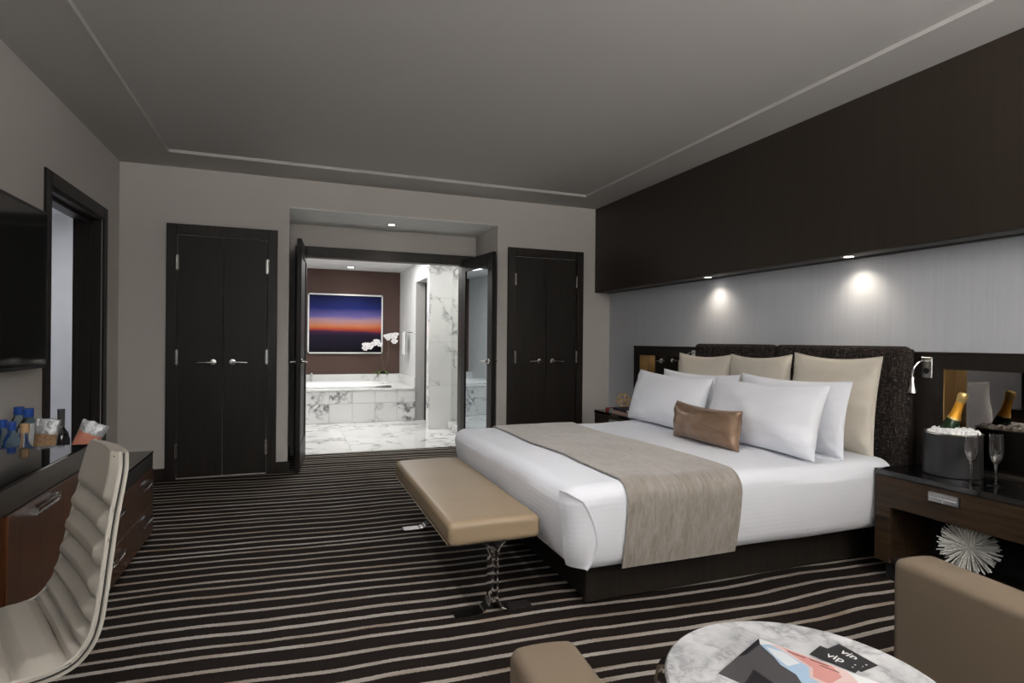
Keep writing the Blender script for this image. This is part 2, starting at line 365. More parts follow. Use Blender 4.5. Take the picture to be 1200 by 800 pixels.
# left wall with a doorway (Y 4.32-5.36)
DY0, DY1, DZ = 4.30, 5.35, 2.165
wl = merge(box(XL-.12, XL, YF, DY0, 0, ZC), box(XL-.12, XL, DY1, YB, 0, ZC), box(XL-.12, XL, DY0, DY1, DZ, ZC))
obj('wall_left', wl, 'wall_paint', kind='structure', origin=O0, label='grey painted wall behind the television')
obj('wall_right', box(XR, XR+.1, YF, YB, 0, ZC), 'headboard_wallcover', kind='structure', origin=O0, label='blue-grey brushed wallcovering above the bed')
wb = merge(box(XL-.1, -.035, YB, 6.6, 0, ZC), box(2.027, XR+.1, YB, 6.6, 0, ZC), box(-.035, 2.027, YB, 6.6, 2.478, ZC))
obj('wall_back', wb, 'wall_paint', kind='structure', origin=O0, label='warm grey wall with a recess around the bathroom doors')
obj('wall_bathroom_front', merge(box(-.035, .10, 6.6, 6.7, 0, 2.478), box(1.86, 2.027, 6.6, 6.7, 0, 2.478), box(.10, 1.86, 6.6, 6.7, 2.135, 2.478), box(-.6, -.035, 6.6, 6.7, 0, 2.478), box(2.027, 3.3, 6.6, 6.7, 0, 2.478)), 'wall_paint', kind='structure', origin=O0)
plain('alcove_bounce_white', (.86, .86, .84), .7)  # alcove ceiling painted whiter to imitate light bounced from the bathroom floor
obj('ceiling_alcove', box(-.034, 2.026, YB+.002, 6.599, 2.470, 2.4785), 'alcove_bounce_white', kind='structure', origin=O0, label='alcove ceiling before the bathroom doors, whitened to stand for bounced light')
# front wall (behind the camera) with an added, unseen window that lights the room
WX0, WX1, WZ0, WZ1 = -1.2, 1.0, .55, 2.5
obj('wall_front', merge(box(XL-.1, WX0, YF-.12, YF, 0, ZC), box(WX1, XR+.1, YF-.12, YF, 0, ZC), box(WX0, WX1, YF-.12, YF, 0, WZ0), box(WX0, WX1, YF-.12, YF, WZ1, ZC)), 'wall_paint', kind='structure', origin=O0)
wn_ = thing('added_window', ((WX0+WX1)/2, YF-.06, WZ0), 'added dark-framed window, unseen behind the seating area', 'window', kind='structure')
obj('window_frame', merge(box(WX0, WX1, YF-.08, YF-.03, WZ0, WZ0+.05), box(WX0, WX1, YF-.08, YF-.03, WZ1-.05, WZ1), box(WX0, WX0+.05, YF-.08, YF-.03, WZ0, WZ1), box(WX1-.05, WX1, YF-.08, YF-.03, WZ0, WZ1), box(-.125, -.075, YF-.08, YF-.03, WZ0, WZ1)), 'frame_wood', wn_)
obj('pane', box(WX0+.05, WX1-.05, YF-.06, YF-.052, WZ0+.05, WZ1-.05), 'clear_pane', wn_)
# baseboards
bh = .10
obj('baseboard_back', merge(box(XL, -1.033, YB-.018, YB, 0, bh), box(-.135, -.035, YB-.018, YB, 0, bh), box(2.027, 2.141, YB-.018, YB, 0, bh), box(3.04, XR, YB-.018, YB, 0, bh), box(-.035, -.017, YB-.018, 6.58, 0, bh), box(2.009, 2.027, YB-.018, 6.58, 0, bh)), 'frame_wood', kind='structure', origin=O0)
obj('baseboard_left', merge(box(XL, XL+.018, YF, 4.23, 0, bh), box(XL, XL+.018, 5.445, YB-.018, 0, bh)), 'frame_wood', kind='structure', origin=O0)

# bulkhead over the bed
bk = thing('trim_1', ((3.195+XR)/2, 2.3, 1.8), 'dark wood bulkhead box running over the bed wall', 'bulkhead', kind='structure')
obj('front_panel', box(3.195, 3.215, YF, YB, 1.803, ZC, .002, 1), 'bulkhead_wood', bk)
obj('underside', box(3.215, 3.335, YF, YB, 1.800, 1.82), 'underside_wood', bk); obj('gap_strip', box(3.335, XR, YF, YB, 1.83, 1.84), 'black_void', bk)
obj('wall_rail', box(3.35, XR, YF, YB, 1.795, 1.83), 'underside_wood', bk)
def downlight(loc, label, glow, r=.032, e=0, col=(1, .9, .75), aim=None, ang=80, blend=.8):
    t = thing('recessed_downlight', loc, label, 'light')
    obj('trim_ring', merge(lathe([(r, .0), (r+.016, 0), (r+.018, .004), (r, .004)], (loc[0], loc[1], loc[2]-.004), 24)), 'satin_nickel', t)
    obj('lamp', lathe([(0, .001), (r*.96, .001), (r*.96, .003), (0, .003)], (loc[0], loc[1], loc[2]-.004), 20), glow, t)
    if e: spot('downlight_beam', (loc[0], loc[1], loc[2]-.012), aim, e, col, ang, blend, .02)
for y, lab in ((3.98, 'small recessed spotlight under the bulkhead, over the far half of the bed'), (2.66, 'small recessed spotlight under the bulkhead, over the near half of the bed')):
    downlight((3.265, y, 1.800), lab, 'lamp_glow', .028, 6.5, (1, .87, .70), (3.33, y, 1.0), 125, 1.0)
downlight((.976, 6.23, 2.470), 'recessed ceiling light in the alcove before the bathroom doors', 'bath_lamp_glow', .035, 10, (1, .95, .88), (.976, 6.23, 0), 120, .6)
for (x, y), (ax, ay), e in ADDED_SPOTS:
    spot('added_spot_beam', (x, y, ZC+.01), (ax, ay, .4), e, (1, .98, .965), 95, .9, .05)
spot('added_accent_beam', (*ADDED_ACCENT[0], ZC+.01), ADDED_ACCENT[1], ADDED_ACCENT[2], (1, .98, .965), 24, 1.0, .04)
for k, (x, y, e) in enumerate(ADDED_UPLIGHTS):
    t = thing('added_floor_lamp', (x, y, 0), ('added slim uplighter floor lamp, unseen, beside the window', 'added slim uplighter floor lamp, unseen, against the solid window wall')[k], 'lamp', 'added uplighter floor lamps')
    obj('base', lathe([(0, 0), (.14, 0), (.14, .015), (.02, .03), (0, .03)], (x, y, 0), 28), 'satin_nickel', t)
    obj('pole', lathe([(0, .03), (.011, .03), (.011, 1.72), (0, 1.72)], (x, y, 0), 12), 'satin_nickel', t)
    obj('shade', lathe([(0, 1.72), (.03, 1.72), (.17, 1.82), (.165, 1.82), (.03, 1.735), (0, 1.735)], (x, y, 0), 28), 'satin_nickel', t)
    area('added_uplight', (x, y, 1.81), (x, y, 3), .22, .22, e, (1, .985, .96))

# ------------------------------------------------------------------ closet doors
def lever(px, y, z, sgn, parent, mat='satin_nickel'):
    h = obj('handle', merge(xf(lathe([(0, 0), (.026, 0), (.028, .004), (.026, .01), (.012, .012), (.011, .045), (0, .045)], O0, 24), basis((px, y, z), (1, 0, 0), (0, 0, 1), (0, -1, 0))),
        tube([(px, y-.045, z), (px+sgn*.03, y-.047, z), (px+sgn*.07, y-.047, z-.001), (px+sgn*.125, y-.042, z-.004)], [.010, .009, .008, .007], 10)), mat, parent, label='brushed nickel lever handle')
    return h
def hinge(x, y, z, parent, hh=.10, r=.009):
    k = [box(x-.011, x+.011, y-.004, y, z-hh/2, z+hh/2)]
    for i in range(5): k.append(lathe([(r, 0), (r, hh/5-.002)], (x, y-.006, z-hh/2+i*hh/5), 10))
    obj('hinge', merge(*k), 'satin_nickel', parent)
def closet(n, x0, x1, label):
    t = thing('door_%d' % n, ((x0+x1)/2, YB, 0), label, 'door', kind='structure'); fw = .083; zt = 2.245; y0 = YB-.028
    obj('door_frame', merge(box(x0, x0+fw, y0, YB, 0, zt, .003, 1), box(x1-fw, x1, y0, YB, 0, zt, .003, 1), box(x0+fw, x1-fw, y0, YB, zt-fw-.007, zt, .003, 1)), 'frame_wood', t)
    xm = (x0+x1)/2; g = .003
    for a, c, sgn in ((x0+fw+g, xm-g/2, -1), (xm+g/2, x1-fw-g, 1)):
        lf = obj('door_leaf', box(a, c, YB-.014, YB, .012, zt-fw-.012, .003, 1), 'door_wood', t)
        lever(xm+sgn*.078, YB-.014, 1.03, sgn, lf)
        for z in (1.905, 1.075, .25): hinge(a if sgn < 0 else c, YB-.028, z, t, .13)
closet(1, -1.033, -.135, 'dark wood double closet door on the wall by the low dresser')
closet(2, 2.141, 3.04, 'dark wood double closet door on the wall by the bed')

# ------------------------------------------------------------------ bathroom double door
d3 = thing('door_3', (.98, 6.6, 0), 'open double door with mirrored leaf leading to the marble bathroom', 'door', kind='structure')
obj('door_frame', merge(box(.02, .11, 6.55, 6.71, 0, 2.235, .004, 1), box(1.85, 1.985, 6.55, 6.71, 0, 2.235, .004, 1), box(.11, 1.85, 6.55, 6.71, 2.125, 2.235, .004, 1)), 'frame_wood', d3)
def leaf(hx, ex, glass):                # hinge at (hx,6.55), free end at (ex,5.72)
    A = Vector((hx, 6.54, 0)); E_ = Vector((ex, 5.715, 0)); d = (E_-A); L = d.length; d.normalize(); nrm = Vector((-d.y, d.x, 0))
    m = basis(A, d, nrm, (0, 0, 1)); T = .042; zt = 2.175; st = .115
    p = obj('door_leaf', xf(merge(box(0, st, -T/2, T/2, .01, zt, .003, 1), box(L-st, L, -T/2, T/2, .01, zt, .003, 1), box(st, L-st, -T/2, T/2, zt-.14, zt, .003, 1), box(st, L-st, -T/2, T/2, .01, .24, .003, 1)), m), 'door_wood', d3)
    obj('mirror_panel', xf(box(st, L-st, -.010, .010, .24, zt-.14), m), glass, p, label='mirrored door panel')
    for s in (-1, 1):
        c = m @ Vector((L-.06, s*T/2, 1.03)); nn = nrm*s
        obj('handle', merge(xf(lathe([(0, 0), (.027, 0), (.028, .004), (.025, .009), (.012, .011), (.011, .045), (0, .045)], O0, 20), basis(c, d, Vector(nn).cross(d), nn)),
            tube([c+nn*.045, c+nn*.047-d*.05, c+nn*.044-d*.12], [.010, .009, .007], 8)), 'satin_nickel', p, label='nickel lever handle')
    return p
leaf(.118, .052, 'door_wood')
leaf(1.858, 1.958, 'door_mirror')
obj('door_bumper', box(.056, .066, 5.72, 5.74, .05, .09), 'satin_nickel', d3)

# ------------------------------------------------------------------ left doorway (into the entry)
d4 = thing('door_4', (XL, (DY0+DY1)/2, 0), 'dark wood door casing beside the wall-mounted television', 'door', kind='structure')
cw = .09
obj('casing', merge(box(XL-.005, XL+.014, DY0-cw, DY0, 0, DZ+cw, .003, 1), box(XL-.005, XL+.014, DY1, DY1+cw, 0, DZ+cw, .003, 1), box(XL-.005, XL+.014, DY0, DY1, DZ, DZ+cw, .003, 1)), 'frame_wood', d4)
obj('jamb', merge(box(XL-.185, XL-.005, DY1-.02, DY1, 0, DZ), box(XL-.185, XL-.005, DY0, DY0+.02, 0, DZ), box(XL-.185, XL-.005, DY0, DY1, DZ-.02, DZ), box(XL-.10, XL-.06, DY1-.045, DY1-.02, 0, DZ-.02), box(XL-.10, XL-.06, DY0+.02, DY1-.02, DZ-.045, DZ-.02)), 'frame_wood', d4)
obj('wall_entry', merge(box(XL-1.3, XL-1.2, 3.0, 8.0, 0, 2.5), box(XL-1.3, XL-.12, 7.2, 7.3, 0, 2.5), box(XL-1.3, XL-.12, 3.0, 3.1, 0, 2.5), box(XL-1.3, XL-.12, 3.0, 7.3, 2.5, 2.6), box(XL-1.3, XL-.6, 3.0, 7.3, -.1, 0)), 'bath_white_wall', kind='structure', origin=O0)
area('entry_ceiling_light', (XL-.65, 5.9, 2.45), (XL-.65, 5.9, 0), .3, .3, 12, (.93, .92, 1))

# ------------------------------------------------------------------ bathroom
obj('wall_bathroom_back', box(-.6, 2.1, 10.4, 10.5, 0, 2.44), 'bath_brown_wall', kind='structure', origin=O0, label='brown textured wall above the bathtub')
obj('wall_bathroom_left', box(-.6, -.5, 6.7, 10.4, 0, 2.44), 'bath_white_wall', kind='structure', origin=O0)
obj('wall_bathroom_right', merge(box(1.79, 1.97, 8.95, 10.4, 0, 2.44), box(1.79, 1.97, 8.1, 8.95, 2.14, 2.44), box(2.9, 3.0, 8.1, 10.4, 0, 2.44), box(1.97, 2.9, 9.9, 10.0, 0, 2.44)), 'bath_white_wall', kind='structure', origin=O0)
obj('ceiling_bathroom', box(-.6, 3.3, 6.7, 10.5, 2.44, 2.54), 'bath_ceiling', kind='structure', origin=O0)
bf = obj('floor_bathroom', box(-.6, 3.3, 6.6, 10.5, -.12, -.006), 'bath_white_wall', kind='structure', origin=O0, label='white veined marble bathroom floor')
tw = .61; g = .0008; i0 = None
for i in range(-1, 5):
    for j in range(0, 6):
        x0 = .02+i*tw; y0 = 6.62+j*tw
        o = obj('floor_tile', box(x0+g, x0+tw-g, y0+g, min(y0+tw, 10.3)-g, -.006, 0), 'floor_marble', bf, smooth=0)
d5 = thing('door_5', (1.99, 8.9, 0), 'grey jamb and dark door edge of the side doorway in the bathroom', 'door', kind='structure')
obj('jamb', box(1.785, 1.972, 8.935, 8.95, 0, 2.14), 'jamb_grey', d5)
obj('door_leaf', box(1.925, 1.968, 8.105, 8.933, .01, 2.12, .003, 1), 'door_wood', d5)
# marble pier and shower
pier = obj('wall_shower_pier', box(1.79, 2.10, 7.97, 8.1, 0, 2.44), 'jamb_grey', kind='structure', origin=O0, label='white marble pier beside the shower')
for k in range(4):
    obj('pier_tile', box(1.782, 2.108, 7.955, 7.97, k*.61+.001, k*.61+.609), 'bath_marble', pier, smooth=0)
    obj('pier_tile', box(1.775, 1.79, 7.957, 8.1, k*.61+.001, k*.61+.609), 'bath_marble', pier, smooth=0)
sw = obj('wall_shower', merge(box(2.10, 3.2, 8.0, 8.1, 0, 2.44), box(3.2, 3.3, 6.7, 8.1, 0, 2.44)), 'jamb_grey', kind='structure', origin=O0)
for k in range(4):
    for q in range(2): obj('shower_tile', box(2.112+q*.545, 2.112+q*.545+.543, 7.985, 8.0, k*.61+.001, k*.61+.609), 'bath_marble', sw, smooth=0)
    for q in range(2): obj('shower_tile', box(3.185, 3.2, 6.72+q*.63, 6.72+q*.63+.628, k*.61+.001, k*.61+.609), 'bath_marble', sw, smooth=0)
sh = thing('shower_enclosure', (2.1, 7.35, 0), 'frameless glass shower screen beside the marble pier', 'shower')
obj('curb', box(2.05, 2.16, 6.72, 7.955, 0, .10, .004, 1), 'bath_marble', sh)
obj('glass_panel', box(2.098, 2.108, 7.62, 7.952, .10, 2.12), 'shower_pane', sh)
gd = obj('glass_door', box(2.098, 2.108, 6.85, 7.612, .11, 2.12), 'shower_pane', sh)
obj('edge_strip', box(2.096, 2.110, 7.610, 7.622, .10, 2.12), 'brushed_steel', sh)
obj('handle', tube([(2.09, 7.55, 1.10), (2.04, 7.55, 1.10), (2.03, 7.55, 1.08), (2.03, 7.55, .90), (2.04, 7.55, .88), (2.09, 7.55, .88)], .010, 8), 'chrome', gd)
obj('header_bar', tube([(2.05, 7.60, 1.12), (2.05, 7.95, 1.12)], .008, 8), 'chrome', sh)
# bathtub with tiled surround
tub = thing('bathtub', (.75, 8.9, 0), 'white drop-in bathtub in a white marble tiled surround', 'bathtub')
TXA, TXB, TYA, TYB2, TZ = -.5, 1.785, 8.92, 10.39, .505
obj('surround_core', merge(box(TXA, TXB, TYA+.012, TYA+.05, 0, TZ-.03)), 'jamb_grey', tub)
obj('deck', merge(box(TXA, TXB, TYA-.015, TYA+.13, TZ-.028, TZ, .004, 1), box(TXA, TXB, TYB2-.34, TYB2, TZ-.028, TZ), box(1.46, TXB, TYA+.13, TYB2-.34, TZ-.028, TZ), box(TXA, TXA+.12, TYA+.13, TYB2-.34, TZ-.028, TZ)), 'bath_marble', tub)
for i in range(7):
    for z0, z1 in ((.003, .285), (.289, TZ-.03)):
        x0 = -.476+i*.33; x1 = min(x0+.327, TXB)
        obj('tile', box(x0, x1, TYA, TYA+.014, z0, z1, .0015, 1), 'bath_marble', tub, smooth=0)
obj('backsplash', merge(box(TXA, TXB, 10.24, 10.39, TZ, .645, .003, 1)), 'bath_marble', tub)
obj('side_splash', box(1.765, 1.788, 8.93, 10.24, TZ, .66, .003, 1), 'bath_marble', tub)
def superell(a, b_, n_, cx, cy, z, k=48):
    o = []
    for i in range(k):
        t = 2*pi*i/k; c, s = cos(t), sin(t); o.append((cx+a*abs(c)**(2/n_)*(1 if c > 0 else -1), cy+b_*abs(s)**(2/n_)*(1 if s > 0 else -1), z))
    return o
rings = [superell(a, b_, nn, .54, 9.55, z) for a, b_, nn, z in ((.94, .52, 4, TZ+.001), (.955, .53, 4, TZ+.03), (.94, .52, 4, TZ+.045), (.86, .44, 3.2, TZ+.035), (.82, .40, 3, TZ-.02), (.72, .33, 2.8, .16), (.5, .2, 2.5, .13))]
V = [p for r in rings for p in r]; F = [(i*48+k, i*48+(k+1) % 48, (i+1)*48+(k+1) % 48, (i+1)*48+k) for i in range(len(rings)-1) for k in range(48)]+[tuple(range(6*48, 7*48))]
obj('basin', (V, F), 'porcelain', tub)
obj('faucet', tube([(.30, 10.2, TZ), (.30, 10.2, TZ+.16), (.30, 10.15, TZ+.19), (.30, 10.05, TZ+.17)], .014, 10), 'chrome', tub)
# picture
pic = thing('framed_picture', (.86, 10.38, 1.0), 'sunset horizon photograph in a thin white frame over the tub', 'picture')
PX0, PX1, PZ0, PZ1 = .235, 1.485, .995, 2.02
obj('frame', merge(box(PX0, PX1, 10.35, 10.40, PZ0, PZ0+.025), box(PX0, PX1, 10.35, 10.40, PZ1-.025, PZ1), box(PX0, PX0+.025, 10.35, 10.40, PZ0, PZ1), box(PX1-.025, PX1, 10.35, 10.40, PZ0, PZ1)), 'frame_white', pic)
obj('print', box(PX0+.025, PX1-.025, 10.37, 10.385, PZ0+.025, PZ1-.025), 'sunset_print', pic)
downlight((.894, 9.96, 2.44), 'recessed ceiling light over the bathtub', 'bath_lamp_glow', .05, 16, (1, .95, .88), (.894, 10.2, 1.2), 90, .8)
# towel rail and towel
tr = thing('towel_rail', (1.76, 9.35, 1.36), 'chrome towel bar on the white wall above the tub', 'towel bar')
obj('bar', tube([(1.715, 9.02, 1.36), (1.715, 9.72, 1.36)], .008, 8), 'chrome', tr)
for y in (9.04, 9.70): obj('bracket', merge(tube([(1.79, y, 1.36), (1.715, y, 1.36)], .008, 8), box(1.778, 1.792, y-.02, y+.02, 1.335, 1.385, .003, 1)), 'chrome', tr)
def towel_fn(u, v):
    a = (u-.5)*2; x = 1.715+(.016 if a > 0 else -.016)*min(1, abs(a)*9); z = 1.372-.39*max(0, abs(a)-.06)
    return (x+.004*sin(v*19), 9.36+.26*v, z), ((1 if a > 0 else -1), 0, 0)
obj('hand_towel', slab(towel_fn, 25, 12, .006), 'towel_white', label='white hand towel folded over the chrome bar', cat='towel')
# orchid
orc = thing('orchid', (1.5, 10.31, .645), 'white orchid with arching stems on the tub ledge', 'plant')
obj('pot', lathe([(0, 0), (.05, 0), (.06, .02), (.06, .035), (0, .03)], (1.5, 10.315, .645), 16), 'bottle_dark', orc)
def leaf_mesh(base, dirv, L, wd, bend):
    d = Vector(dirv).normalized(); s = Vector((-d.y, d.x, 0))
    def fn(u, v):
        ww = wd*sin(pi*min(.97, .08+u*.92))**.7; p = Vector(base)+d*L*u+Vector((0, 0, bend*u-1.6*bend*u*u))+s*(v-.5)*ww; return p+Vector((0, 0, abs(v-.5)*ww*.4)), (0, 0, 1)
    return slab(fn, 9, 5, .003)
for dv, L, bd in (((-1, -.25, 0), .24, .10), ((-.6, -.6, 0), .19, .12), ((1, -.15, 0), .16, .10), ((.35, -1, 0), .15, .07), ((-1, .1, 0), .16, .03)):
    obj('leaf', leaf_mesh((1.5, 10.31, .672), dv, L, .055, bd), 'leaf_green', orc)
st1 = [(1.5, 10.31, .67), (1.47, 10.30, .90), (1.45, 10.28, 1.10), (1.38, 10.26, 1.20), (1.27, 10.24, 1.18), (1.18, 10.22, 1.12)]
st2 = [(1.5, 10.31, .67), (1.56, 10.30, .88), (1.58, 10.28, 1.08), (1.56, 10.25, 1.24), (1.60, 10.22, 1.31), (1.66, 10.2, 1.30)]
for s in (st1, st2): obj('stem', tube(s, .004, 6), 'stem_green', orc)
def blossom(c, k):
    rnd = random.Random(k); parts = []
    for i in range(5):
        a = pi/2+i*2*pi/5+rnd.uniform(-.1, .1); big = 1.25 if i in (1, 4) else .9
        def fn(u, v, a=a, big=big):
            ww = .045*big*sin(pi*min(.96, .1+.86*u))**.6; px = cos(a)*u*.048*big-sin(a)*(v-.5)*ww; pz = sin(a)*u*.048*big+cos(a)*(v-.5)*ww
            return (c[0]+px, c[1]-.012*u*u-.004*i, c[2]+pz), (0, -1, 0)
        parts.append(slab(fn, 6, 5, .002))
    f = obj('blossom', merge(*parts), 'petal_white', orc); obj('lip', ico(.010, (c[0], c[1]-.012, c[2]-.006), 1), 'petal_heart', f)
for k, c in enumerate([(1.17, 10.215, 1.09), (1.21, 10.22, 1.15), (1.25, 10.215, 1.11), (1.32, 10.225, 1.17), (1.36, 10.225, 1.21), (1.41, 10.23, 1.16), (1.17, 10.21, 1.15), (1.555, 10.21, 1.27), (1.60, 10.2, 1.32), (1.65, 10.19, 1.28), (1.68, 10.19, 1.33), (1.66, 10.19, 1.21), (1.53, 10.2, 1.30)]): blossom(c, k)

# ------------------------------------------------------------------ television
tv = thing('television', (-1.33, 3.25, 1.072), 'large black flat-screen television mounted beside the doorway', 'television')
obj('housing', box(-1.345, -1.302, 2.5, 4.0, 1.072, 1.942, .004, 1), 'black_plastic', tv)
obj('screen', box(-1.303, -1.299, 2.512, 3.988, 1.09, 1.93), 'tv_screen', tv)
obj('bezel', merge(box(-1.303, -1.297, 2.5, 4.0, 1.072, 1.09), box(-1.303, -1.297, 2.5, 4.0, 1.93, 1.942), box(-1.303, -1.297, 3.988, 4.0, 1.072, 1.942)), 'black_plastic', tv)
obj('wall_mount', box(-1.39, -1.345, 2.95, 3.55, 1.3, 1.7), 'black_plastic', tv)

# ------------------------------------------------------------------ desk and dresser
def bar_pull(x, y0, y1, z, parent, n=2):
    k = [box(x+.024, x+.030, y0, y1, z+.008, z+.014, .001, 1), box(x+.024, x+.030, y0, y1, z-.014, z-.008, .001, 1)]
    for y in (y0+.012, y1-.012): k.append(box(x, x+.030, y-.004, y+.004, z-.014, z+.014, .001, 1))
    obj('handle', merge(*k), 'chrome', parent, label='chrome double-bar pull')
dk = thing('desk', (-1.1, 1.9, 0), 'long desk with a black glass top and brown wood cabinet', 'desk')
DX = -.82
obj('glass_top', box(XL+.005, DX, .6, 2.985, .775, .785, .0015, 1), 'black_glass', dk)
obj('apron', box(XL+.005, DX-.003, .6, 2.98, .695, .775), 'apron_wood', dk)
obj('end_panel', box(XL+.03, DX-.02, 2.93, 2.98, .0, .695), 'walnut_gloss', dk)
obj('carcass', merge(box(XL+.03, DX-.045, 2.215, 2.93, .06, .69)), 'black_void', dk)
obj('divider', box(XL+.03, DX-.02, 2.19, 2.235, 0, .695), 'frame_wood', dk)
obj('end_panel', box(XL+.03, DX-.02, .62, .67, 0, .695), 'walnut_gloss', dk)
obj('plinth', box(XL+.06, DX-.07, 2.235, 2.93, 0, .06), 'black_void', dk)
dd = obj('cabinet_door', box(DX-.045, DX-.012, 2.262, 2.93, .07, .682, .003, 1), 'walnut_gloss', dk)
bar_pull(DX-.012, 2.40, 2.62, .655, dd)
obj('back_panel', box(XL+.01, XL+.03, .67, 2.19, .15, .695), 'walnut_gloss', dk)
dr = thing('dresser', (-1.1, 3.6, 0), 'low four-drawer dresser with a dark top beside the closet', 'dresser')
RX = -.81; ry0, ry1, rt = 2.99, 4.20, .535
obj('top', box(XL+.005, RX, ry0, ry1, rt-.012, rt, .0015, 1), 'black_glass', dr)
obj('apron', box(XL+.005, RX-.004, ry0, ry1-.002, rt-.10, rt-.012), 'frame_wood', dr)
obj('carcass', box(XL+.01, RX-.022, ry0+.004, ry1-.004, .03, rt-.10), 'frame_wood', dr)
obj('plinth', box(XL+.05, RX-.05, ry0+.03, ry1-.03, 0, .03), 'black_void', dr)
ym = 3.555
for (a, c) in ((ry0+.006, ym-.002), (ym+.002, ry1-.006)):
    for (z0, z1) in ((.215, rt-.104), (.03, .211)):
        d_ = obj('drawer', box(RX-.022, RX, a, c, z0, z1, .002, 1), 'walnut_gloss', dr); yc = (a+c)/2+.06
        bar_pull(RX, yc-.10, yc+.10, z0+(z1-z0)*.74, d_)

# ------------------------------------------------------------------ minibar items on the dresser
def water(x, y, h, r, label, group):
    t = thing('water_bottle', (x, y, rt), label, 'bottle', group); z = rt
    s = r
    def sq(prof):   # rounded square section
        V, F = [], []; k = 20; n_ = len(prof)
        for i in range(k):
            a = 2*pi*i/k; q = (abs(cos(a))**4+abs(sin(a))**4)**-.25
            for rr, zz_, e in prof: rad = rr*(1+(q-1)*e); V.append((x+rad*cos(a), y+rad*sin(a), z+zz_))
        for i in range(k):
            j = (i+1) % k
            for m_ in range(n_-1): F.append((i*n_+m_, j*n_+m_, j*n_+m_+1, i*n_+m_+1))
        F.append(tuple(i*n_+n_-1 for i in range(k))); F.append(tuple(reversed([i*n_ for i in range(k)]))); return V, F
    obj('bottle_body', sq([(r*.95, 0, 1), (r, .01, 1), (r, h*.66, 1), (r*.9, h*.74, .7), (r*.45, h*.86, .1), (r*.40, h*.90, 0)]), 'water_plastic', t)
    obj('label_band', sq([(r*1.01, h*.12, 1), (r*1.015, h*.125, 1), (r*1.015, h*.55, 1), (r*1.01, h*.555, 1)]), 'label_blue', t)
    obj('cap', lathe([(0, h*.88), (r*.48, h*.88), (r*.5, h*.89), (r*.48, h), (0, h)], (x, y, z), 18), 'cap_blue', t)
    obj('lettering', text('R', r*1.5, basis((x+r*.30, y-r*1.03, z+h*.36), (1, 0, 0), (0, 0, 1), (0, -1, 0))), 'ink_white', t)
water(-1.325, 3.72, .345, .046, 'tall clear water bottle with blue cap standing against the wall', 'tall water bottles'); water(-1.237, 3.58, .35, .046, 'tall clear water bottle with blue cap behind the liquor bottle', 'tall water bottles')
water(-1.272, 3.40, .318, .034, 'small blue-labelled water bottle with blue cap, on the wall side', 'small water bottles'); water(-1.195, 3.28, .322, .034, 'small blue-labelled water bottle with blue cap, next to the liquor bottle', 'small water bottles')
lq = thing('liquor_bottle', (-1.108, 3.17, rt), 'clear liquor bottle with a cork stopper and white label', 'bottle')
obj('bottle_body', lathe([(0, 0), (.042, 0), (.044, .02), (.044, .16), (.03, .21), (.014, .25), (.014, .295), (0, .295)], (-1.108, 3.17, rt), 22), 'crystal', lq)
obj('stopper', lathe([(0, .285), (.017, .285), (.017, .325), (0, .325)], (-1.108, 3.17, rt), 16), 'cork_tan', lq)
obj('label_band', lathe([(.0445, .05), (.0455, .05), (.0455, .15), (.0445, .15)], (-1.108, 3.17, rt), 22), 'label_white', lq)
wb_ = thing('wine_bottle', (-1.095, 3.56, rt), 'dark wine bottle standing behind the snack bag', 'bottle')
obj('bottle_body', lathe([(0, 0), (.036, 0), (.038, .01), (.038, .19), (.03, .225), (.015, .25), (.0145, .26), (0, .26)], (-1.095, 3.56, rt), 22), 'bottle_dark', wb_)
obj('capsule', lathe([(0, .255), (.0155, .255), (.0158, .335), (.0165, .336), (.0165, .345), (0, .345)], (-1.095, 3.56, rt), 18), 'print_grey', wb_)
obj('label_band', lathe([(.0383, .06), (.0387, .06), (.0387, .14), (.0383, .14)], (-1.095, 3.56, rt), 22), 'print_black', wb_)
def bag(x, y, w_, h_, tilt, label, fill, ang):
    t = thing('snack_bag', (x, y, rt), label, 'bag')
    def fn(u, v, lo=0, hi=1, pad=0):
        vv = lo+(hi-lo)*v; a = 2*pi*u; th = .055*(1-vv)**.7*(1 if vv < .98 else 0)+.002+pad; ww = w_/2*(1-.12*sin(pi*vv))+pad
        cx = ww*cos(a)*(1 if abs(cos(a)) < .99 else 1); cy = th*sin(a)
        nz = noise.noise(Vector((cx*40, vv*5, a+x*9)))*.008
        return Vector((cx, cy+nz*.8, vv*h_+nz))
    m = Matrix.Translation((x, y, rt+.5*w_*abs(sin(tilt))+.006)) @ Matrix.Rotation(ang, 4, 'Z') @ Matrix.Rotation(tilt, 4, 'Y')
    vf = grid(lambda u, v: fn(u, v), 28, 12, True); vf = (vf[0], vf[1]+[tuple(reversed([i*12 for i in range(28)]))]); obj('bag_body', xf(vf, m), 'bag_silver', t)
    obj('window', xf(grid(lambda u, v: fn(.58+u*.34, v, .30, .78, .0035), 12, 8), m), fill, t)
    return t
bag(-1.115, 3.36, .10, .31, .10, 'silver snack pouch with nuts leaning by the liquor bottle', 'nuts_brown', .15)
bag(-1.035, 3.48, .12, .27, .42, 'silver snack pouch slumped beside the wine bottle', 'snack_red', .15)
obj('snack_box', box(-1.185, -1.125, 3.42, 3.46, rt, rt+.29, .002, 1), 'label_white', label='small white carton standing behind the liquor bottle', cat='box')

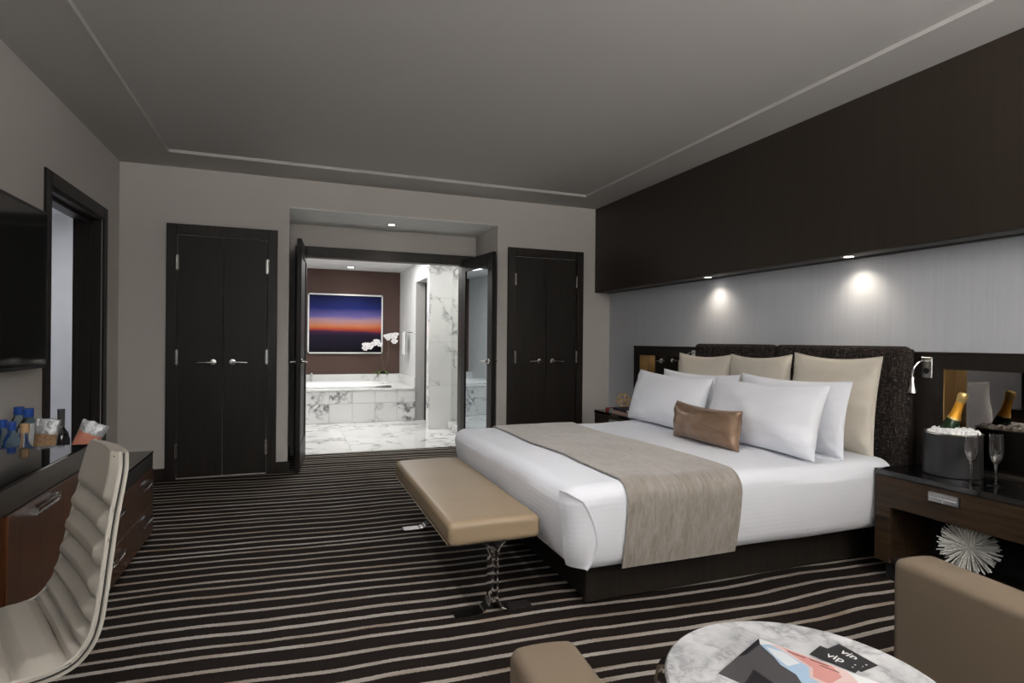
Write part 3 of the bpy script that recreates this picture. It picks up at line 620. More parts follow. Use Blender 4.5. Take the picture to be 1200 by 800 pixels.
# ------------------------------------------------------------------ desk chair
CH = Vector((-.640, 1.872, 0)); TH = radians(206); FW = Vector((cos(TH), sin(TH), 0)); LF = Vector((-FW.y, FW.x, 0))
dc = thing('desk_chair', (CH.x, CH.y, 0), 'grey ribbed leather swivel chair with high curved back', 'chair')
PROF = [(.27, .434), (.24, .453), (.12, .455), (.043, .450), (-.017, .451), (-.066, .468), (-.104, .516), (-.126, .586), (-.142, .68), (-.158, .775), (-.176, .86), (-.187, .915), (-.192, .937)]
def spline(P, n):
    out = []
    for k in range(n):
        t = k/(n-1)*(len(P)-1); i = min(int(t), len(P)-2); f = t-i
        p = [P[max(0, min(len(P)-1, i+d))] for d in (-1, 0, 1, 2)]
        out.append(tuple(.5*((2*p[1][c])+(-p[0][c]+p[2][c])*f+(2*p[0][c]-5*p[1][c]+4*p[2][c]-p[3][c])*f*f+(-p[0][c]+3*p[1][c]-3*p[2][c]+p[3][c])*f**3) for c in range(2)))
    return out
SP = spline(PROF, 181)
arc = [0]
for a, c in zip(SP, SP[1:]): arc.append(arc[-1]+sqrt((c[0]-a[0])**2+(c[1]-a[1])**2))
LEN = arc[-1]
def prof_at(s):
    s = max(0, min(LEN, s)); i = 0
    import bisect
    i = max(0, min(len(arc)-2, bisect.bisect(arc, s)-1)); f = (s-arc[i])/(arc[i+1]-arc[i]); a, c = SP[i], SP[i+1]
    p = (a[0]+(c[0]-a[0])*f, a[1]+(c[1]-a[1])*f); d = Vector((c[0]-a[0], c[1]-a[1])).normalized(); return p, (d[1], -d[0])   # normal towards sitter
SEAMS = [.11, .22]+[LEN-q for q in (.51, .47, .415, .355, .285, .21, .14)]
# orientation check: on the seat the sitter side is +z
_, (na0, nz0) = prof_at(.15)
SG = 1 if nz0 > 0 else -1
def chair_pt(s, t, off):
    (a, z), (na, nz) = prof_at(s); na *= SG; nz *= SG
    q = max(0, min(1, (z-.50)/.43)); wd = .252*(1-.33*q)
    e = max(0, (s-LEN+.05)/.05); wd *= 1-.16*e*e
    cup = .014*(abs(t)**2)*min(1, max(0, (s-.24)/.25))
    return CH+FW*(a+na*off+cup)+LF*(t*wd)+Vector((0, 0, z+nz*off))
def pad_fn(u, v):
    s = u*LEN; t = (v*2-1)
    # chevron seams: they dip towards the middle of the back
    sh_ = s+(.010*(1-abs(t)**1.6))*min(1, max(0, (s-.28)/.12))
    d = min(abs(sh_-q) for q in SEAMS); rib = min(1, (d/.028))**.45
    ed = max(0, (abs(t)-.80)/.2); 
    th = .004+.030*rib*(1-.70*ed)
    return chair_pt(s, t, th), (0, 0, 0)
NU, NV = 220, 41
pad = [tuple(pad_fn(i/(NU-1), j/(NV-1))[0]) for i in range(NU) for j in range(NV)]; back = [tuple(chair_pt(i/(NU-1)*LEN, j/(NV-1)*2-1, -.001)) for i in range(NU) for j in range(NV)]
F = [(i*NV+j, (i+1)*NV+j, (i+1)*NV+j+1, i*NV+j+1) for i in range(NU-1) for j in range(NV-1)]; m_ = NU*NV
F = F+[tuple(m_+k for k in reversed(q)) for q in F]
ring = [i*NV for i in range(NU)]+[(NU-1)*NV+j for j in range(1, NV)]+[i*NV+NV-1 for i in range(NU-2, -1, -1)]+[j for j in range(NV-2, 0, -1)]
F += [(b_, a, m_+a, m_+b_) for a, b_ in zip(ring, ring[1:]+ring[:1])]
obj('ribbed_pad', (pad+back, F), 'grey_leather', dc, smooth=60)
shell = [tuple(chair_pt(i/90*LEN, -1+2*j/16, -.002)) for i in range(91) for j in range(17)]; sh2 = [tuple(chair_pt(i/90*LEN, -1+2*j/16, -.009)) for i in range(91) for j in range(17)]
F = [(i*17+j, (i+1)*17+j, (i+1)*17+j+1, i*17+j+1) for i in range(90) for j in range(16)]; m_ = 91*17; F = F+[tuple(m_+k for k in reversed(q)) for q in F]
ring = [i*17 for i in range(91)]+[90*17+j for j in range(1, 17)]+[i*17+16 for i in range(89, -1, -1)]+[j for j in range(15, 0, -1)]
F += [(b_, a, m_+a, m_+b_) for a, b_ in zip(ring, ring[1:]+ring[:1])]
obj('outer_shell', (shell+sh2, F), 'grey_leather', dc, smooth=60)
for t in (-1, 1):
    obj('side_piping', tube([chair_pt(k/80*LEN, t*.975, .012) for k in range(81)], .0048, 8), 'grey_leather', dc)
    obj('side_seam', tube([chair_pt(k/80*LEN, t*1.003, .003) for k in range(81)], .0025, 6), 'seam_thread', dc)
for q in SEAMS:
    pts = []
    for k in range(25):
        t = -.96+1.92*k/24; s = q
        for _ in range(4): s = q-(.010*(1-abs(t)**1.6))*min(1, max(0, (s-.28)/.12))
        pts.append(chair_pt(s, t, .0050))
    obj('stitch_seam', tube(pts, .0028, 6), 'seam_thread', dc)
obj('top_seam', tube([chair_pt(LEN-.012, -.9+1.8*k/20, .024) for k in range(21)], .002, 6), 'seam_thread', dc)
cc = CH+FW*.05
obj('column', lathe([(0, .09), (.03, .09), (.03, .25), (.022, .25), (.022, .40), (.09, .405), (.09, .425), (0, .425)], (cc.x, cc.y, 0), 20), 'chrome', dc)
for k in range(5):
    a = k*2*pi/5+.3; d = Vector((cos(a), sin(a), 0)); 
    lg = obj('base_leg', tube([cc+Vector((0, 0, .115)), cc+d*.15+Vector((0, 0, .10)), cc+d*.29+Vector((0, 0, .075))], [.024, .018, .013], 8), 'chrome', dc)
    obj('caster', xf(lathe([(0, -.016), (.026, -.016), (.028, -.008), (.028, .008), (.026, .016), (0, .016)], O0, 16), basis(cc+d*.285+Vector((0, 0, .029)), d, (0, 0, 1), d.cross(Vector((0, 0, 1))))), 'black_plastic', lg)

# ------------------------------------------------------------------ headboard wall panel with mirrored niches
wp = thing('trim_2', (3.34, 3.2, 0), 'dark wood wall panelling with mirrored niches behind the bed', 'panelling', kind='structure')
PX = 3.29
def panel_piece(y0, y1, z0, z1): return box(PX, XR-.004, y0, y1, z0, z1)
ZT = 1.198; NZ0, NZ1 = .60, 1.118
NA = (.55, 2.10); NB = (4.30, 5.03)
obj('panel', merge(panel_piece(.3, NA[0], 0, ZT), panel_piece(NA[0], NA[1], 0, NZ0), panel_piece(NA[0], NA[1], NZ1, ZT), panel_piece(NA[1], NB[0], 0, ZT), panel_piece(NB[0], NB[1], 0, NZ0), panel_piece(NB[0], NB[1], NZ1, ZT), panel_piece(NB[1], 5.14, 0, ZT)), 'frame_wood', wp)
for a, c in (NA, NB):
    obj('niche_mirror', box(XR-.012, XR-.005, a, c, NZ0, NZ1), 'bronze_mirror', wp)
    obj('niche_reveal', merge(box(PX-.002, XR-.012, c-.006, c, NZ0, NZ1), box(PX-.002, XR-.012, a, a+.006, NZ0, NZ1)), 'bronze_gold', wp, label='bronze niche reveal')
obj('cap_rail', box(PX-.006, XR-.004, .3, 5.145, ZT, ZT+.012, .002, 1), 'frame_wood', wp)
def reading_lamp(y, label):
    t = thing('reading_lamp', (PX, y, 1.07), label, 'lamp', 'gooseneck reading lamps')
    obj('wall_plate', box(PX-.012, PX, y-.03, y+.03, 1.066, 1.182, .003, 1), 'satin_nickel', t)
    obj('socket', xf(lathe([(0, 0), (.016, 0), (.016, .003), (0, .003)], O0, 18), basis((PX-.012, y, 1.105), (0, 1, 0), (0, 0, 1), (-1, 0, 0))), 'black_plastic', t)
    obj('gooseneck', tube([(PX-.012, y, 1.155), (PX-.04, y+.002, 1.163), (PX-.064, y+.010, 1.150), (PX-.078, y+.020, 1.125), (PX-.083, y+.026, 1.09), (PX-.083, y+.027, 1.06)], .006, 8), 'chrome', t)
    obj('lamp_head', lathe([(0, .085), (.008, .085), (.012, .07), (.013, .045), (.024, .005), (.025, 0), (.021, .002), (0, .03)], (PX-.083, y+.027, .985), 18), 'chrome', t)
reading_lamp(2.185, 'chrome gooseneck reading lamp on the panel beside the ice bucket')
reading_lamp(4.17, 'chrome gooseneck reading lamp on the panel beside the far nightstand')

# headboard
hb = thing('headboard', (3.21, 3.17, 0), 'dark tweed upholstered two-panel headboard', 'headboard')
obj('back_board', box(3.25, PX-.002, 2.25, 4.10, .05, 1.225, .015, 3), 'door_wood', hb)
for y0, y1 in ((2.237, 3.185), (3.19, 4.06)): obj('upholstered_panel', box(3.19, 3.255, y0, y1, .16, 1.24, .035, 4), 'headboard_tweed', hb)

# ------------------------------------------------------------------ bed
bed = thing('bed', (2.1, 3.17, 0), 'king bed with dark wood platform and white mattress', 'bed')
obj('platform', merge(box(1.34, 3.185, 2.47, 4.0, .0, .20, .004, 1)), 'frame_wood', bed)
obj('side_rail', box(1.31, 3.185, 2.44, 2.475, .012, .215, .003, 1), 'frame_wood', bed)
def rbox_point(p, c, hs, r):            # push cube point onto a rounded box
    q = Vector([max(-(h-r), min(h-r, p[i]*h)) for i, h in enumerate(hs)]); d = Vector([p[i]*hs[i]-q[i] for i in range(3)])
    if d.length > 1e-9: d = d.normalized()*r
    return Vector(c)+q+d
def rbox(x0, x1, y0, y1, z0, z1, r, res, deform=None):
    c = Vector(((x0+x1)/2, (y0+y1)/2, (z0+z1)/2)); hs = ((x1-x0)/2, (y1-y0)/2, (z1-z0)/2); bm = bmesh.new(); nn = res
    def coords(h):                       # denser samples near the rounded edge
        k = max(4, int(2*(h-r)/res)); m = 5; return [-1+i*(r/h)/m for i in range(m)]+[(-(h-r)+2*(h-r)*i/k)/h for i in range(k+1)]+[1-(m-1-i)*(r/h)/m for i in range(m)]
    C = [coords(h) for h in hs]; vm = {}
    def vert(p):
        k = tuple(round(x, 6) for x in p)
        if k not in vm: vm[k] = bm.verts.new(p)
        return vm[k]
    for ax in range(3):
        a, b_ = [(1, 2), (0, 2), (0, 1)][ax]
        for s in (-1, 1):
            for i in range(len(C[a])-1):
                for j in range(len(C[b_])-1):
                    q = []
                    for ii, jj in ((i, j), (i+1, j), (i+1, j+1), (i, j+1)):
                        p = [0, 0, 0]; p[ax] = s; p[a] = C[a][ii]; p[b_] = C[b_][jj]; q.append(vert(p))
                    if len(set(q)) == 4:
                        try: bm.faces.new(q)
                        except ValueError: pass
    for v_ in bm.verts:
        p = rbox_point(v_.co, c, hs, r); v_.co = deform(p) if deform else p
    bm.verts.index_update(); out = [tuple(v_.co) for v_ in bm.verts], [tuple(x.index for x in f.verts) for f in bm.faces]; bm.free(); return out
BX0, BX1, BY0, BY1 = 1.10, 3.185, 2.222, 4.13
obj('mattress', rbox(BX0+.14, BX1-.02, BY0+.12, BY1-.12, .215, .592, .06, .12), 'white_linen', bed)
DZ0, DZ1 = .218, .612
def duvet_def(p):
    k = (p.z-DZ0)/(DZ1-DZ0); k = max(0, min(1, k))
    tuck = .07*(1-k)**2.0; cx = (BX0+BX1)/2; cy = (BY0+BY1)/2
    if p.x < BX0+.15: p.x += tuck
    if p.y < BY0+.15: p.y += tuck*.75
    if p.y > BY1-.15: p.y -= tuck*.75
    n_ = noise.noise(p*2.1)*.012+noise.noise(p*5.3)*.004
    if k > .85: p.z += n_+.006*sin(p.y*3)
    else: p.y += n_*.9; p.x += n_*.6
    return p
def duvet_wrap(p): return duvet_def(Vector(p))
duvet = obj('duvet', rbox(BX0, 3.13, BY0, BY1, DZ0, DZ1, .085, .05, duvet_wrap), 'white_linen', label='white ribbed duvet tucked around the bed', cat='duvet', smooth=60)
# folded corner pleat at the foot: a flap lying on the near side with a corded edge
FLAP = [(.600, 1.125), (.569, 1.168), (.52, 1.195), (.473, 1.212), (.42, 1.222), (.36, 1.222), (.31, 1.202), (.25, 1.160)]
def flap_edge(z):
    for (z1, x1), (z0, x0) in zip(FLAP, FLAP[1:]):
        if z0 <= z <= z1: return x0+(x1-x0)*(z-z0)/(z1-z0)
    return FLAP[0][1] if z > FLAP[0][0] else FLAP[-1][1]
def pleat_fn(u, v):
    z = .600-.350*u; xr = flap_edge(z); x = 1.101+(xr-1.101)*v; r = .085
    y = BY0+r-sqrt(max(0, r*r-max(0, BX0+r-x)**2)); p = duvet_wrap((x, y, z)); k = max(0, BX0+r-x)/r
    out = Vector((-k, -sqrt(1-min(1, k)**2), 0)); return p+out*(.004+.014*v**2+.004*sin(u*9+v*3)), out
obj('corner_pleat', slab(pleat_fn, 30, 12, .012), 'white_linen', duvet, smooth=60)
obj('pleat_cord', tube([pleat_fn(k/30, 1)[0] for k in range(31)], [.0065]*31, 8), 'white_linen', duvet)
# folded edge of the top sheet
obj('fold_edge', tube([duvet_wrap((2.78, BY0+.085+(BY1-BY0-.17)*k/30, DZ1-.001)) for k in range(31)], .010, 8), 'white_linen', duvet)
# runner draped across
RX0, RX1 = 1.40, 2.035
def runner_path(n_):
    r = .085; zz_ = DZ1; pts = []
    zb = .232
    for k in range(10): pts.append((BY0, zb+(zz_-r-zb)*k/10))
    for k in range(9): a = pi/2*k/8; pts.append((BY0+r-r*cos(a), zz_-r+r*sin(a)))
    for k in range(1, 30): pts.append((BY0+r+(BY1-BY0-2*r)*k/30, zz_))
    for k in range(9): a = pi/2*k/8; pts.append((BY1-r+r*sin(a), zz_-r+r*cos(a)))
    for k in range(1, 10): pts.append((BY1, zz_-r-(zz_-r-zb)*k/9))
    return pts
RP = runner_path(0)
def runner_fn(u, v):
    i = u*(len(RP)-1); i0 = min(int(i), len(RP)-2); f = i-i0; y = RP[i0][0]+(RP[i0+1][0]-RP[i0][0])*f; z = RP[i0][1]+(RP[i0+1][1]-RP[i0][1])*f
    d = Vector((0, RP[i0+1][0]-RP[i0][0], RP[i0+1][1]-RP[i0][1])).normalized(); nn = Vector((0, -d.z, d.y))
    x = RX0+(RX1-RX0)*v+.006*sin(y*5); p = duvet_wrap((x, y, z)); return p+nn*.016, nn
obj('bed_runner', slab(runner_fn, 100, 24, .008), 'runner_velvet', label='taupe velvet bed runner draped across the foot of the duvet', cat='bed runner', smooth=60)

# pillows
def pillow(name, X0, yc, zb, w_, h_, T, lean, mat, label, group=None, rollz=0, twist=0, flange=0, k=.055, seed=0):
    up = Vector((sin(lean), 0, cos(lean))); nrm = Vector((-cos(lean), 0, sin(lean))); yv = Vector((0, 1, 0))
    R = Matrix.Rotation(twist, 3, 'Z'); up = R @ up; nrm = R @ nrm; yv = R @ yv
    R2 = Matrix.Rotation(rollz, 3, nrm); up = R2 @ up; yv = R2 @ yv
    c = Vector((X0, yc, zb))+up*(h_/2)
    def fn(u, v, sd):
        a, b_ = u*2-1, v*2-1
        a = sin(a*pi/2)*.35+a*.65; b_ = sin(b_*pi/2)*.35+b_*.65
        x = w_/2*a*(1-k*(1-b_*b_)); y = h_/2*b_*(1-k*1.3*(1-a*a))
        th = T/2*(max(0, (1-a**2))**.46*max(0, (1-b_**2))**.46)
        q = Vector((x*6+seed*3.1, y*6, sd*2+seed)); cn = max(0, abs(a)+abs(b_)-1.0); dg = a*(1 if b_ > 0 else -1)*w_-abs(b_)*h_; wr = noise.noise(q)*.012+noise.noise(q*2.7)*.006+.007*noise.noise(Vector((x*3, y*14, seed)))+.016*cn*noise.noise(Vector((dg*22, seed*1.7, sd)))
        th += wr*min(1, th/.03)
        sag = -.010*(1-a*a)*(b_ > 0)*b_
        return c+yv*x+up*(y+sag)+nrm*(sd*th)
    nu, nv = 37, 31
    A = [tuple(fn(i/(nu-1), j/(nv-1), 1)) for i in range(nu) for j in range(nv)]; V = A[:]; idx = {}
    for i in range(nu):
        for j in range(nv):
            if i in (0, nu-1) or j in (0, nv-1): idx[i, j] = i*nv+j
            else: idx[i, j] = len(V); V.append(tuple(fn(i/(nu-1), j/(nv-1), -1)))
    F = []
    for i in range(nu-1):
        for j in range(nv-1):
            q = [(i, j), (i+1, j), (i+1, j+1), (i, j+1)]; F.append(tuple(a*nv+b_ for a, b_ in q)); F.append(tuple(reversed([idx[z_] for z_ in q])))
    edge = [Vector(A[i*nv]) for i in range(nu)]+[Vector(A[(nu-1)*nv+j]) for j in range(1, nv)]+[Vector(A[i*nv+nv-1]) for i in range(nu-2, -1, -1)]+[Vector(A[j]) for j in range(nv-2, 0, -1)]
    if flange:
        t = thing(name, (X0, yc, zb), label, 'pillow', group); obj('pillow_body', (V, F), mat, t, smooth=70)
        obj('edge_piping', tube(edge, flange, 6, True), mat, t); return t
    return obj(name, (V, F), mat, label=label, cat='pillow', group=group, smooth=70)
# back row: square shams
pillow('square_cushion', 3.035, 2.612, .612, .605, .575, .15, .10, 'euro_satin', 'beige satin square pillow at the reading-lamp end of the headboard', seed=1, flange=.004, rollz=-.015)
pillow('square_cushion', 3.035, 3.20, .612, .565, .56, .15, .10, 'euro_satin', 'beige satin square pillow in the middle of the headboard', seed=2, flange=.004, rollz=.02)
pillow('square_cushion', 3.035, 3.80, .612, .63, .55, .15, .10, 'euro_satin', 'beige satin square pillow at the far-nightstand end of the headboard', seed=3, flange=.004)
pillow('bed_pillow', 2.83, 2.745, .612, .84, .435, .14, .15, 'pillow_white', 'white pillow between the beige cushions and the front pillow, ice-bucket side', seed=4, flange=.003)
pillow('bed_pillow', 2.83, 3.62, .612, .87, .42, .14, .15, 'pillow_white', 'white pillow between the beige cushions and the front pillow, far-nightstand side', seed=5, flange=.003)
pillow('bed_pillow', 2.595, 2.755, .617, .90, .42, .21, .28, 'pillow_white', 'white front pillow behind the brown lumbar cushion, ice-bucket side', seed=6, rollz=.01)
pillow('bed_pillow', 2.58, 3.67, .617, .90, .415, .21, .28, 'pillow_white', 'white front pillow behind the brown lumbar cushion, far-nightstand side', seed=7, rollz=-.02)
pillow('lumbar_cushion', 2.42, 2.975, .618, .635, .235, .19, .10, 'brown_satin', 'small bronze satin lumbar cushion in front of the white pillows', seed=8, twist=-.03, flange=.003, k=.06)

# ------------------------------------------------------------------ nightstands
def nightstand(x0, y0, y1, zt, label, group=None):
    t = thing('nightstand', ((x0+PX)/2, (y0+y1)/2, 0), label, 'nightstand'); X1 = PX-.002
    obj('top', box(x0-.004, X1, y0-.002, y1+.002, zt-.028, zt, .002, 1), 'black_glass', t)
    obj('side_panel', box(x0, X1, y1-.085, y1, .105, zt-.028, .002, 1), 'nightstand_wood', t)
    obj('side_panel', box(x0, X1, y0, y0+.085, .105, zt-.028, .002, 1), 'nightstand_wood', t)
    obj('bottom_shelf', box(x0+.01, X1, y0+.085, y1-.085, .105, .13), 'frame_wood', t)
    obj('back_panel', box(X1-.02, X1, y0+.085, y1-.085, .13, zt-.20), 'black_void', t)
    obj('plinth', box(x0+.05, X1, y0+.03, y1-.03, 0, .105), 'black_void', t)
    obj('drawer_box', box(x0+.02, X1-.02, y0+.085, y1-.085, zt-.185, zt-.03), 'frame_wood', t)
    d = obj('drawer', box(x0-.001, x0+.02, y0+.004, y1-.004, zt-.19, zt-.031, .002, 1), 'nightstand_wood', t)
    yc = y1-.36 if y1 < 3 else (y0+y1)/2+.02
    h = obj('handle', merge(box(x0-.022, x0-.002, yc-.068, yc+.068, zt-.098, zt-.052, .002, 1)), 'brushed_steel', d, label='brushed steel drawer pull')
    obj('handle_slot', merge(box(x0-.0235, x0-.0215, yc-.062, yc+.062, zt-.077, zt-.073), box(x0-.0235, x0-.0215, yc-.003, yc+.001, zt-.096, zt-.073)), 'chrome', h)
    return t
NSX, NSZ = 2.93, .588
nightstand(NSX, 1.02, 2.216, NSZ, 'dark wood nightstand holding the champagne bucket and glasses')
nightstand(2.78, 4.24, 5.03, .58, 'dark wood nightstand holding books and wire ornaments')

# urchin ornament
ur = thing('spiky_ornament', (3.10, 1.845, .13), 'white spiky urchin ball in the open shelf of the nightstand', 'ornament')
UC = Vector((3.085, 1.845, .265)); obj('core', ico(.022, UC, 2), 'urchin_white', ur)
sp = []; NSP = 260
for i in range(NSP):
    z = 1-2*(i+.5)/NSP; a = i*2.399963; r = sqrt(1-z*z); d = Vector((r*cos(a), r*sin(a), z)); j = Vector((random.gauss(0, .05), random.gauss(0, .05), random.gauss(0, .05)))
    L = .128*random.uniform(.9, 1.03); dd_ = (d+j).normalized()
    sp.append(tube([UC+d*.015, UC+dd_*L*.6, UC+dd_*L+j*.02], [.0022, .0025, .0029], 5))
obj('spike_cluster', merge(*sp), 'urchin_white', ur, kind='stuff')

# ice bucket, bottle, glasses
BK = Vector((3.165, 1.975, NSZ)); br, bh_ = .125, .215
bu = thing('ice_bucket', BK, 'round dark metal ice bucket on the nightstand', 'bucket')
obj('bucket_body', lathe([(0, 0), (br-.004, 0), (br, .004), (br, bh_), (br-.006, bh_), (br-.006, .15), (0, .15)], BK, 48), 'gunmetal', bu)
obj('rim', lathe([(br-.007, bh_-.004), (br+.002, bh_-.004), (br+.003, bh_+.002), (br-.007, bh_+.003)], BK, 48), 'satin_nickel', bu)
ic = []; rr = random.Random(3)
for i in range(150):
    a = rr.uniform(0, 2*pi); r = (br-.022)*sqrt(rr.random()); s = rr.uniform(.009, .015); z = bh_-.012+.018*(1-(r/br)**2)+rr.uniform(-.006, .010)
    m = Matrix.Translation(BK+Vector((r*cos(a), r*sin(a), z))) @ Matrix.Rotation(rr.uniform(0, 6), 4, 'X') @ Matrix.Rotation(rr.uniform(0, 6), 4, 'Z')
    ic.append(xf(box(-s, s, -s, s, -s, s, s*.35, 1), m))
ic.append(lathe([(0, bh_-.03), (br-.008, bh_-.03), (br-.008, bh_-.012), (0, bh_-.008)], BK, 32))
obj('ice', merge(*ic), 'ice_white', label='white ice cubes heaped in the dark bucket', cat='ice', kind='stuff')
cb = thing('champagne_bottle', BK+Vector((.01, .01, .165)), 'champagne bottle with orange foil neck tilted in the ice bucket', 'bottle')
tip = Vector((.10, -.30, 1)).normalized(); CM = basis(BK+Vector((.0, .03, .188)), tip.orthogonal().normalized(), tip.cross(tip.orthogonal().normalized()), tip)
obj('bottle_glass', xf(lathe([(0, 0), (.042, 0), (.042, .03), (.039, .06), (.030, .095), (.0215, .125), (.0205, .14), (0, .14)], O0, 28), CM), 'bottle_green', cb)
obj('neck_foil', xf(lathe([(0, .108), (.0268, .108), (.0285, .110), (.0225, .130), (.0195, .175), (.0185, .20), (0, .20)], O0, 28), CM), 'foil_orange', cb)
obj('cork_foil', xf(lathe([(0, .19), (.0195, .192), (.0215, .200), (.0205, .206), (.0225, .215), (.023, .232), (.018, .242), (0, .244)], O0, 28), CM), 'foil_gold', cb)
obj('neck_label', xf(lathe([(.0285, .100), (.0305, .1005), (.0280, .112), (.027, .112)], O0, 28), CM), 'foil_gold', cb)
def flute(x, y, label, z=NSZ):
    t = thing('champagne_flute', (x, y, z), label, 'glass', 'champagne flutes on the nightstand')
    obj('foot', lathe([(0, 0), (.034, 0), (.034, .002), (.012, .006), (.005, .012), (0, .012)], (x, y, z), 28), 'crystal', t)
    obj('stem', lathe([(0, .009), (.0045, .010), (.0036, .04), (.0042, .085), (.007, .105), (0, .107)], (x, y, z), 14), 'crystal', t)
    obj('bowl', lathe([(0, .104), (.008, .105), (.020, .122), (.0275, .15), (.029, .18), (.026, .245), (.0247, .245), (.0277, .18), (.0262, .151), (.0188, .125), (.007, .110), (0, .109)], (x, y, z), 28), 'crystal', t)
    return t
flute(3.03, 1.805, 'empty champagne flute standing right in front of the ice bucket'); flute(3.09, 1.735, 'empty champagne flute standing a little clear of the ice bucket')

# books and wire ornaments on the far nightstand
zb = .58
def book(x, y, z, lx, ly, h_, a, cov, label):
    t = thing('book', (x, y, z), label, 'book'); m = Matrix.Translation((x, y, z)) @ Matrix.Rotation(a, 4, 'Z')
    obj('cover', xf(merge(box(-lx/2, lx/2, -ly/2, ly/2, 0, .003), box(-lx/2, lx/2, -ly/2, ly/2, h_-.003, h_), box(-lx/2, -lx/2+.003, -ly/2, ly/2, 0, h_)), m), cov, t)
    obj('pages', xf(box(-lx/2+.003, lx/2-.003, -ly/2+.003, ly/2-.003, .003, h_-.003), m), 'book_white', t)
book(2.92, 4.63, zb, .20, .27, .030, .04, 'book_pink', 'pink hardback book under the gold wire ornament')
book(2.91, 4.62, zb+.030, .19, .25, .024, -.05, 'book_black', 'dark book on top of the pink book')
book(2.90, 4.79, zb, .16, .06, .028, .1, 'book_teal', 'teal book beside the pink book')
book(2.90, 4.86, zb, .16, .06, .036, .05, 'book_red', 'small red book at the end of the book row')
def wire_poly(c, r, sub, label):
    bm = bmesh.new(); bmesh.ops.create_icosphere(bm, subdivisions=1, radius=r); rot = Matrix.Rotation(.4, 4, 'X') @ Matrix.Rotation(.6, 4, 'Z')
    zmin = min((rot @ v.co).z for v in bm.verts); c = Vector(c)+Vector((0, 0, -zmin+.003))
    ed = [tube([c+rot @ e.verts[0].co, c+rot @ e.verts[1].co], .0035, 5) for e in bm.edges][sub::]; bm.free()
    obj('wire_ornament', merge(*ed), 'gold_wire', label=label, cat='ornament')
wire_poly((2.90, 4.70, zb+.054), .070, 0, 'gold wire polyhedron ornament resting on the books')

# ------------------------------------------------------------------ bench
bn = thing('bench', (.86, 3.15, 0), 'tan leather bench with curved chrome legs at the foot of the bed', 'bench')
NX0, NX1, NY0, NY1, NZ_ = .645, 1.085, 2.455, 3.87, .445
def bench_def(p):
    p = Vector(p); p.z += .006*(1-((p.x-.865)/.22)**2)*(1 if p.z > .4 else 0)+noise.noise(p*6)*.0015; return p
cu = obj('cushion', rbox(NX0, NX1, NY0, NY1, NZ_-.105, NZ_, .028, .06, bench_def), 'tan_leather', bn, smooth=60)
obj('piping', tube([(NX0+.004, NY0+.03+(NY1-NY0-.06)*k/20, NZ_-.100) for k in range(21)], .003, 6), 'tan_leather', cu)
obj('seam', tube([(NX0+.02+(NX1-NX0-.04)*k/12, 2.80, NZ_+.0045-.012*((k-6)/6)**4) for k in range(13)], .0018, 5), 'tan_leather', cu)
obj('underframe', box(NX0+.06, NX1-.06, NY0+.06, NY1-.06, NZ_-.125, NZ_-.105), 'black_plastic', bn)
xc = .875; zt_ = NZ_-.107
for y in (2.535, 3.80):
    for s in (-1, 1):
        path = [(xc+s*.155, y, zt_)]
        for k in range(1, 9): a = pi/2*k/8; path.append((xc+s*(.012+.075-.075*sin(a)), y, zt_-.075+.075*cos(a)))
        path.insert(1, (xc+s*.087, y, zt_))
        for k in range(1, 6): path.append((xc+s*.012, y, zt_-.075-(zt_-.075-.075)*k/6))
        for k in range(0, 9): a = pi/2*k/8; path.append((xc+s*(.012+.075-.075*cos(a)), y, .081-.075*sin(a)))
        path.append((xc+s*.185, y, .006))
        obj('leg', strip(path, (0, 1, 0), .075, .007), 'chrome', bn, smooth=40, label='bent chrome leg')

# ------------------------------------------------------------------ coffee table
ct = thing('coffee_table', (1.055, .95, 0), 'small round table with a white marble top', 'table')
TC = (1.06, .952); TR = .303; TZt = .50
obj('marble_top', lathe([(0, -.03), (TR-.014, -.03), (TR-.004, -.022), (TR, -.008), (TR-.002, -.003), (TR-.006, 0), (0, 0)], (TC[0], TC[1], TZt), 96), 'table_marble', ct)
for k in range(2):
    a = radians(38)+k*pi/2; d = Vector((cos(a), sin(a), 0)); s = Vector((-sin(a), cos(a), 0)); c0 = Vector((TC[0], TC[1], 0))
    path = [c0-d*.02+Vector((0, 0, TZt-.036)), c0+d*.29+Vector((0, 0, TZt-.036)), c0+d*.325+Vector((0, 0, TZt-.05)), c0+d*.33+Vector((0, 0, TZt-.08)), c0+d*.30+Vector((0, 0, .02)), c0+d*.29+Vector((0, 0, .006)), c0-d*.29+Vector((0, 0, .006)), c0-d*.30+Vector((0, 0, .02)), c0-d*.33+Vector((0, 0, TZt-.08)), c0-d*.325+Vector((0, 0, TZt-.05)), c0-d*.29+Vector((0, 0, TZt-.036)), c0+d*.02+Vector((0, 0, TZt-.036))]
    obj('leg_frame', move(strip(path, s, .045, .007), (0, 0, k*.008 if k else 0)), 'chrome', ct)
# magazine and VIP cards on the table
mz = TZt+.001
mg = thing('magazine', (1.0, .9, mz), 'open glossy brochure with a blue, pink and black cover picture', 'magazine')
MC = Vector((1.106, 1.143)); M1 = Vector((-.915, -.404)); M2 = Vector((.404, -.915))
def mp(a, b_): q = MC+M1*a+M2*b_; return (q.x, q.y)
def flat(poly, z0, th=.0004):
    pts = [mp(a, b_) for a, b_ in poly]
    ar = sum(pts[i][0]*pts[(i+1) % len(pts)][1]-pts[(i+1) % len(pts)][0]*pts[i][1] for i in range(len(pts)))
    return prism(pts if ar > 0 else pts[::-1], z0, z0+th)
obj('pages', flat([(0, 0), (.225, 0), (.225, .29), (0, .29)], mz, .005), 'paper_white', mg)
pz = mz+.005
obj('printed_area', flat([(.001, .001), (.224, .001), (.224, .20), (.15, .165), (.10, .125), (.085, .085), (.06, .06), (.05, .045), (.028, .015)], pz), 'print_grey', mg)
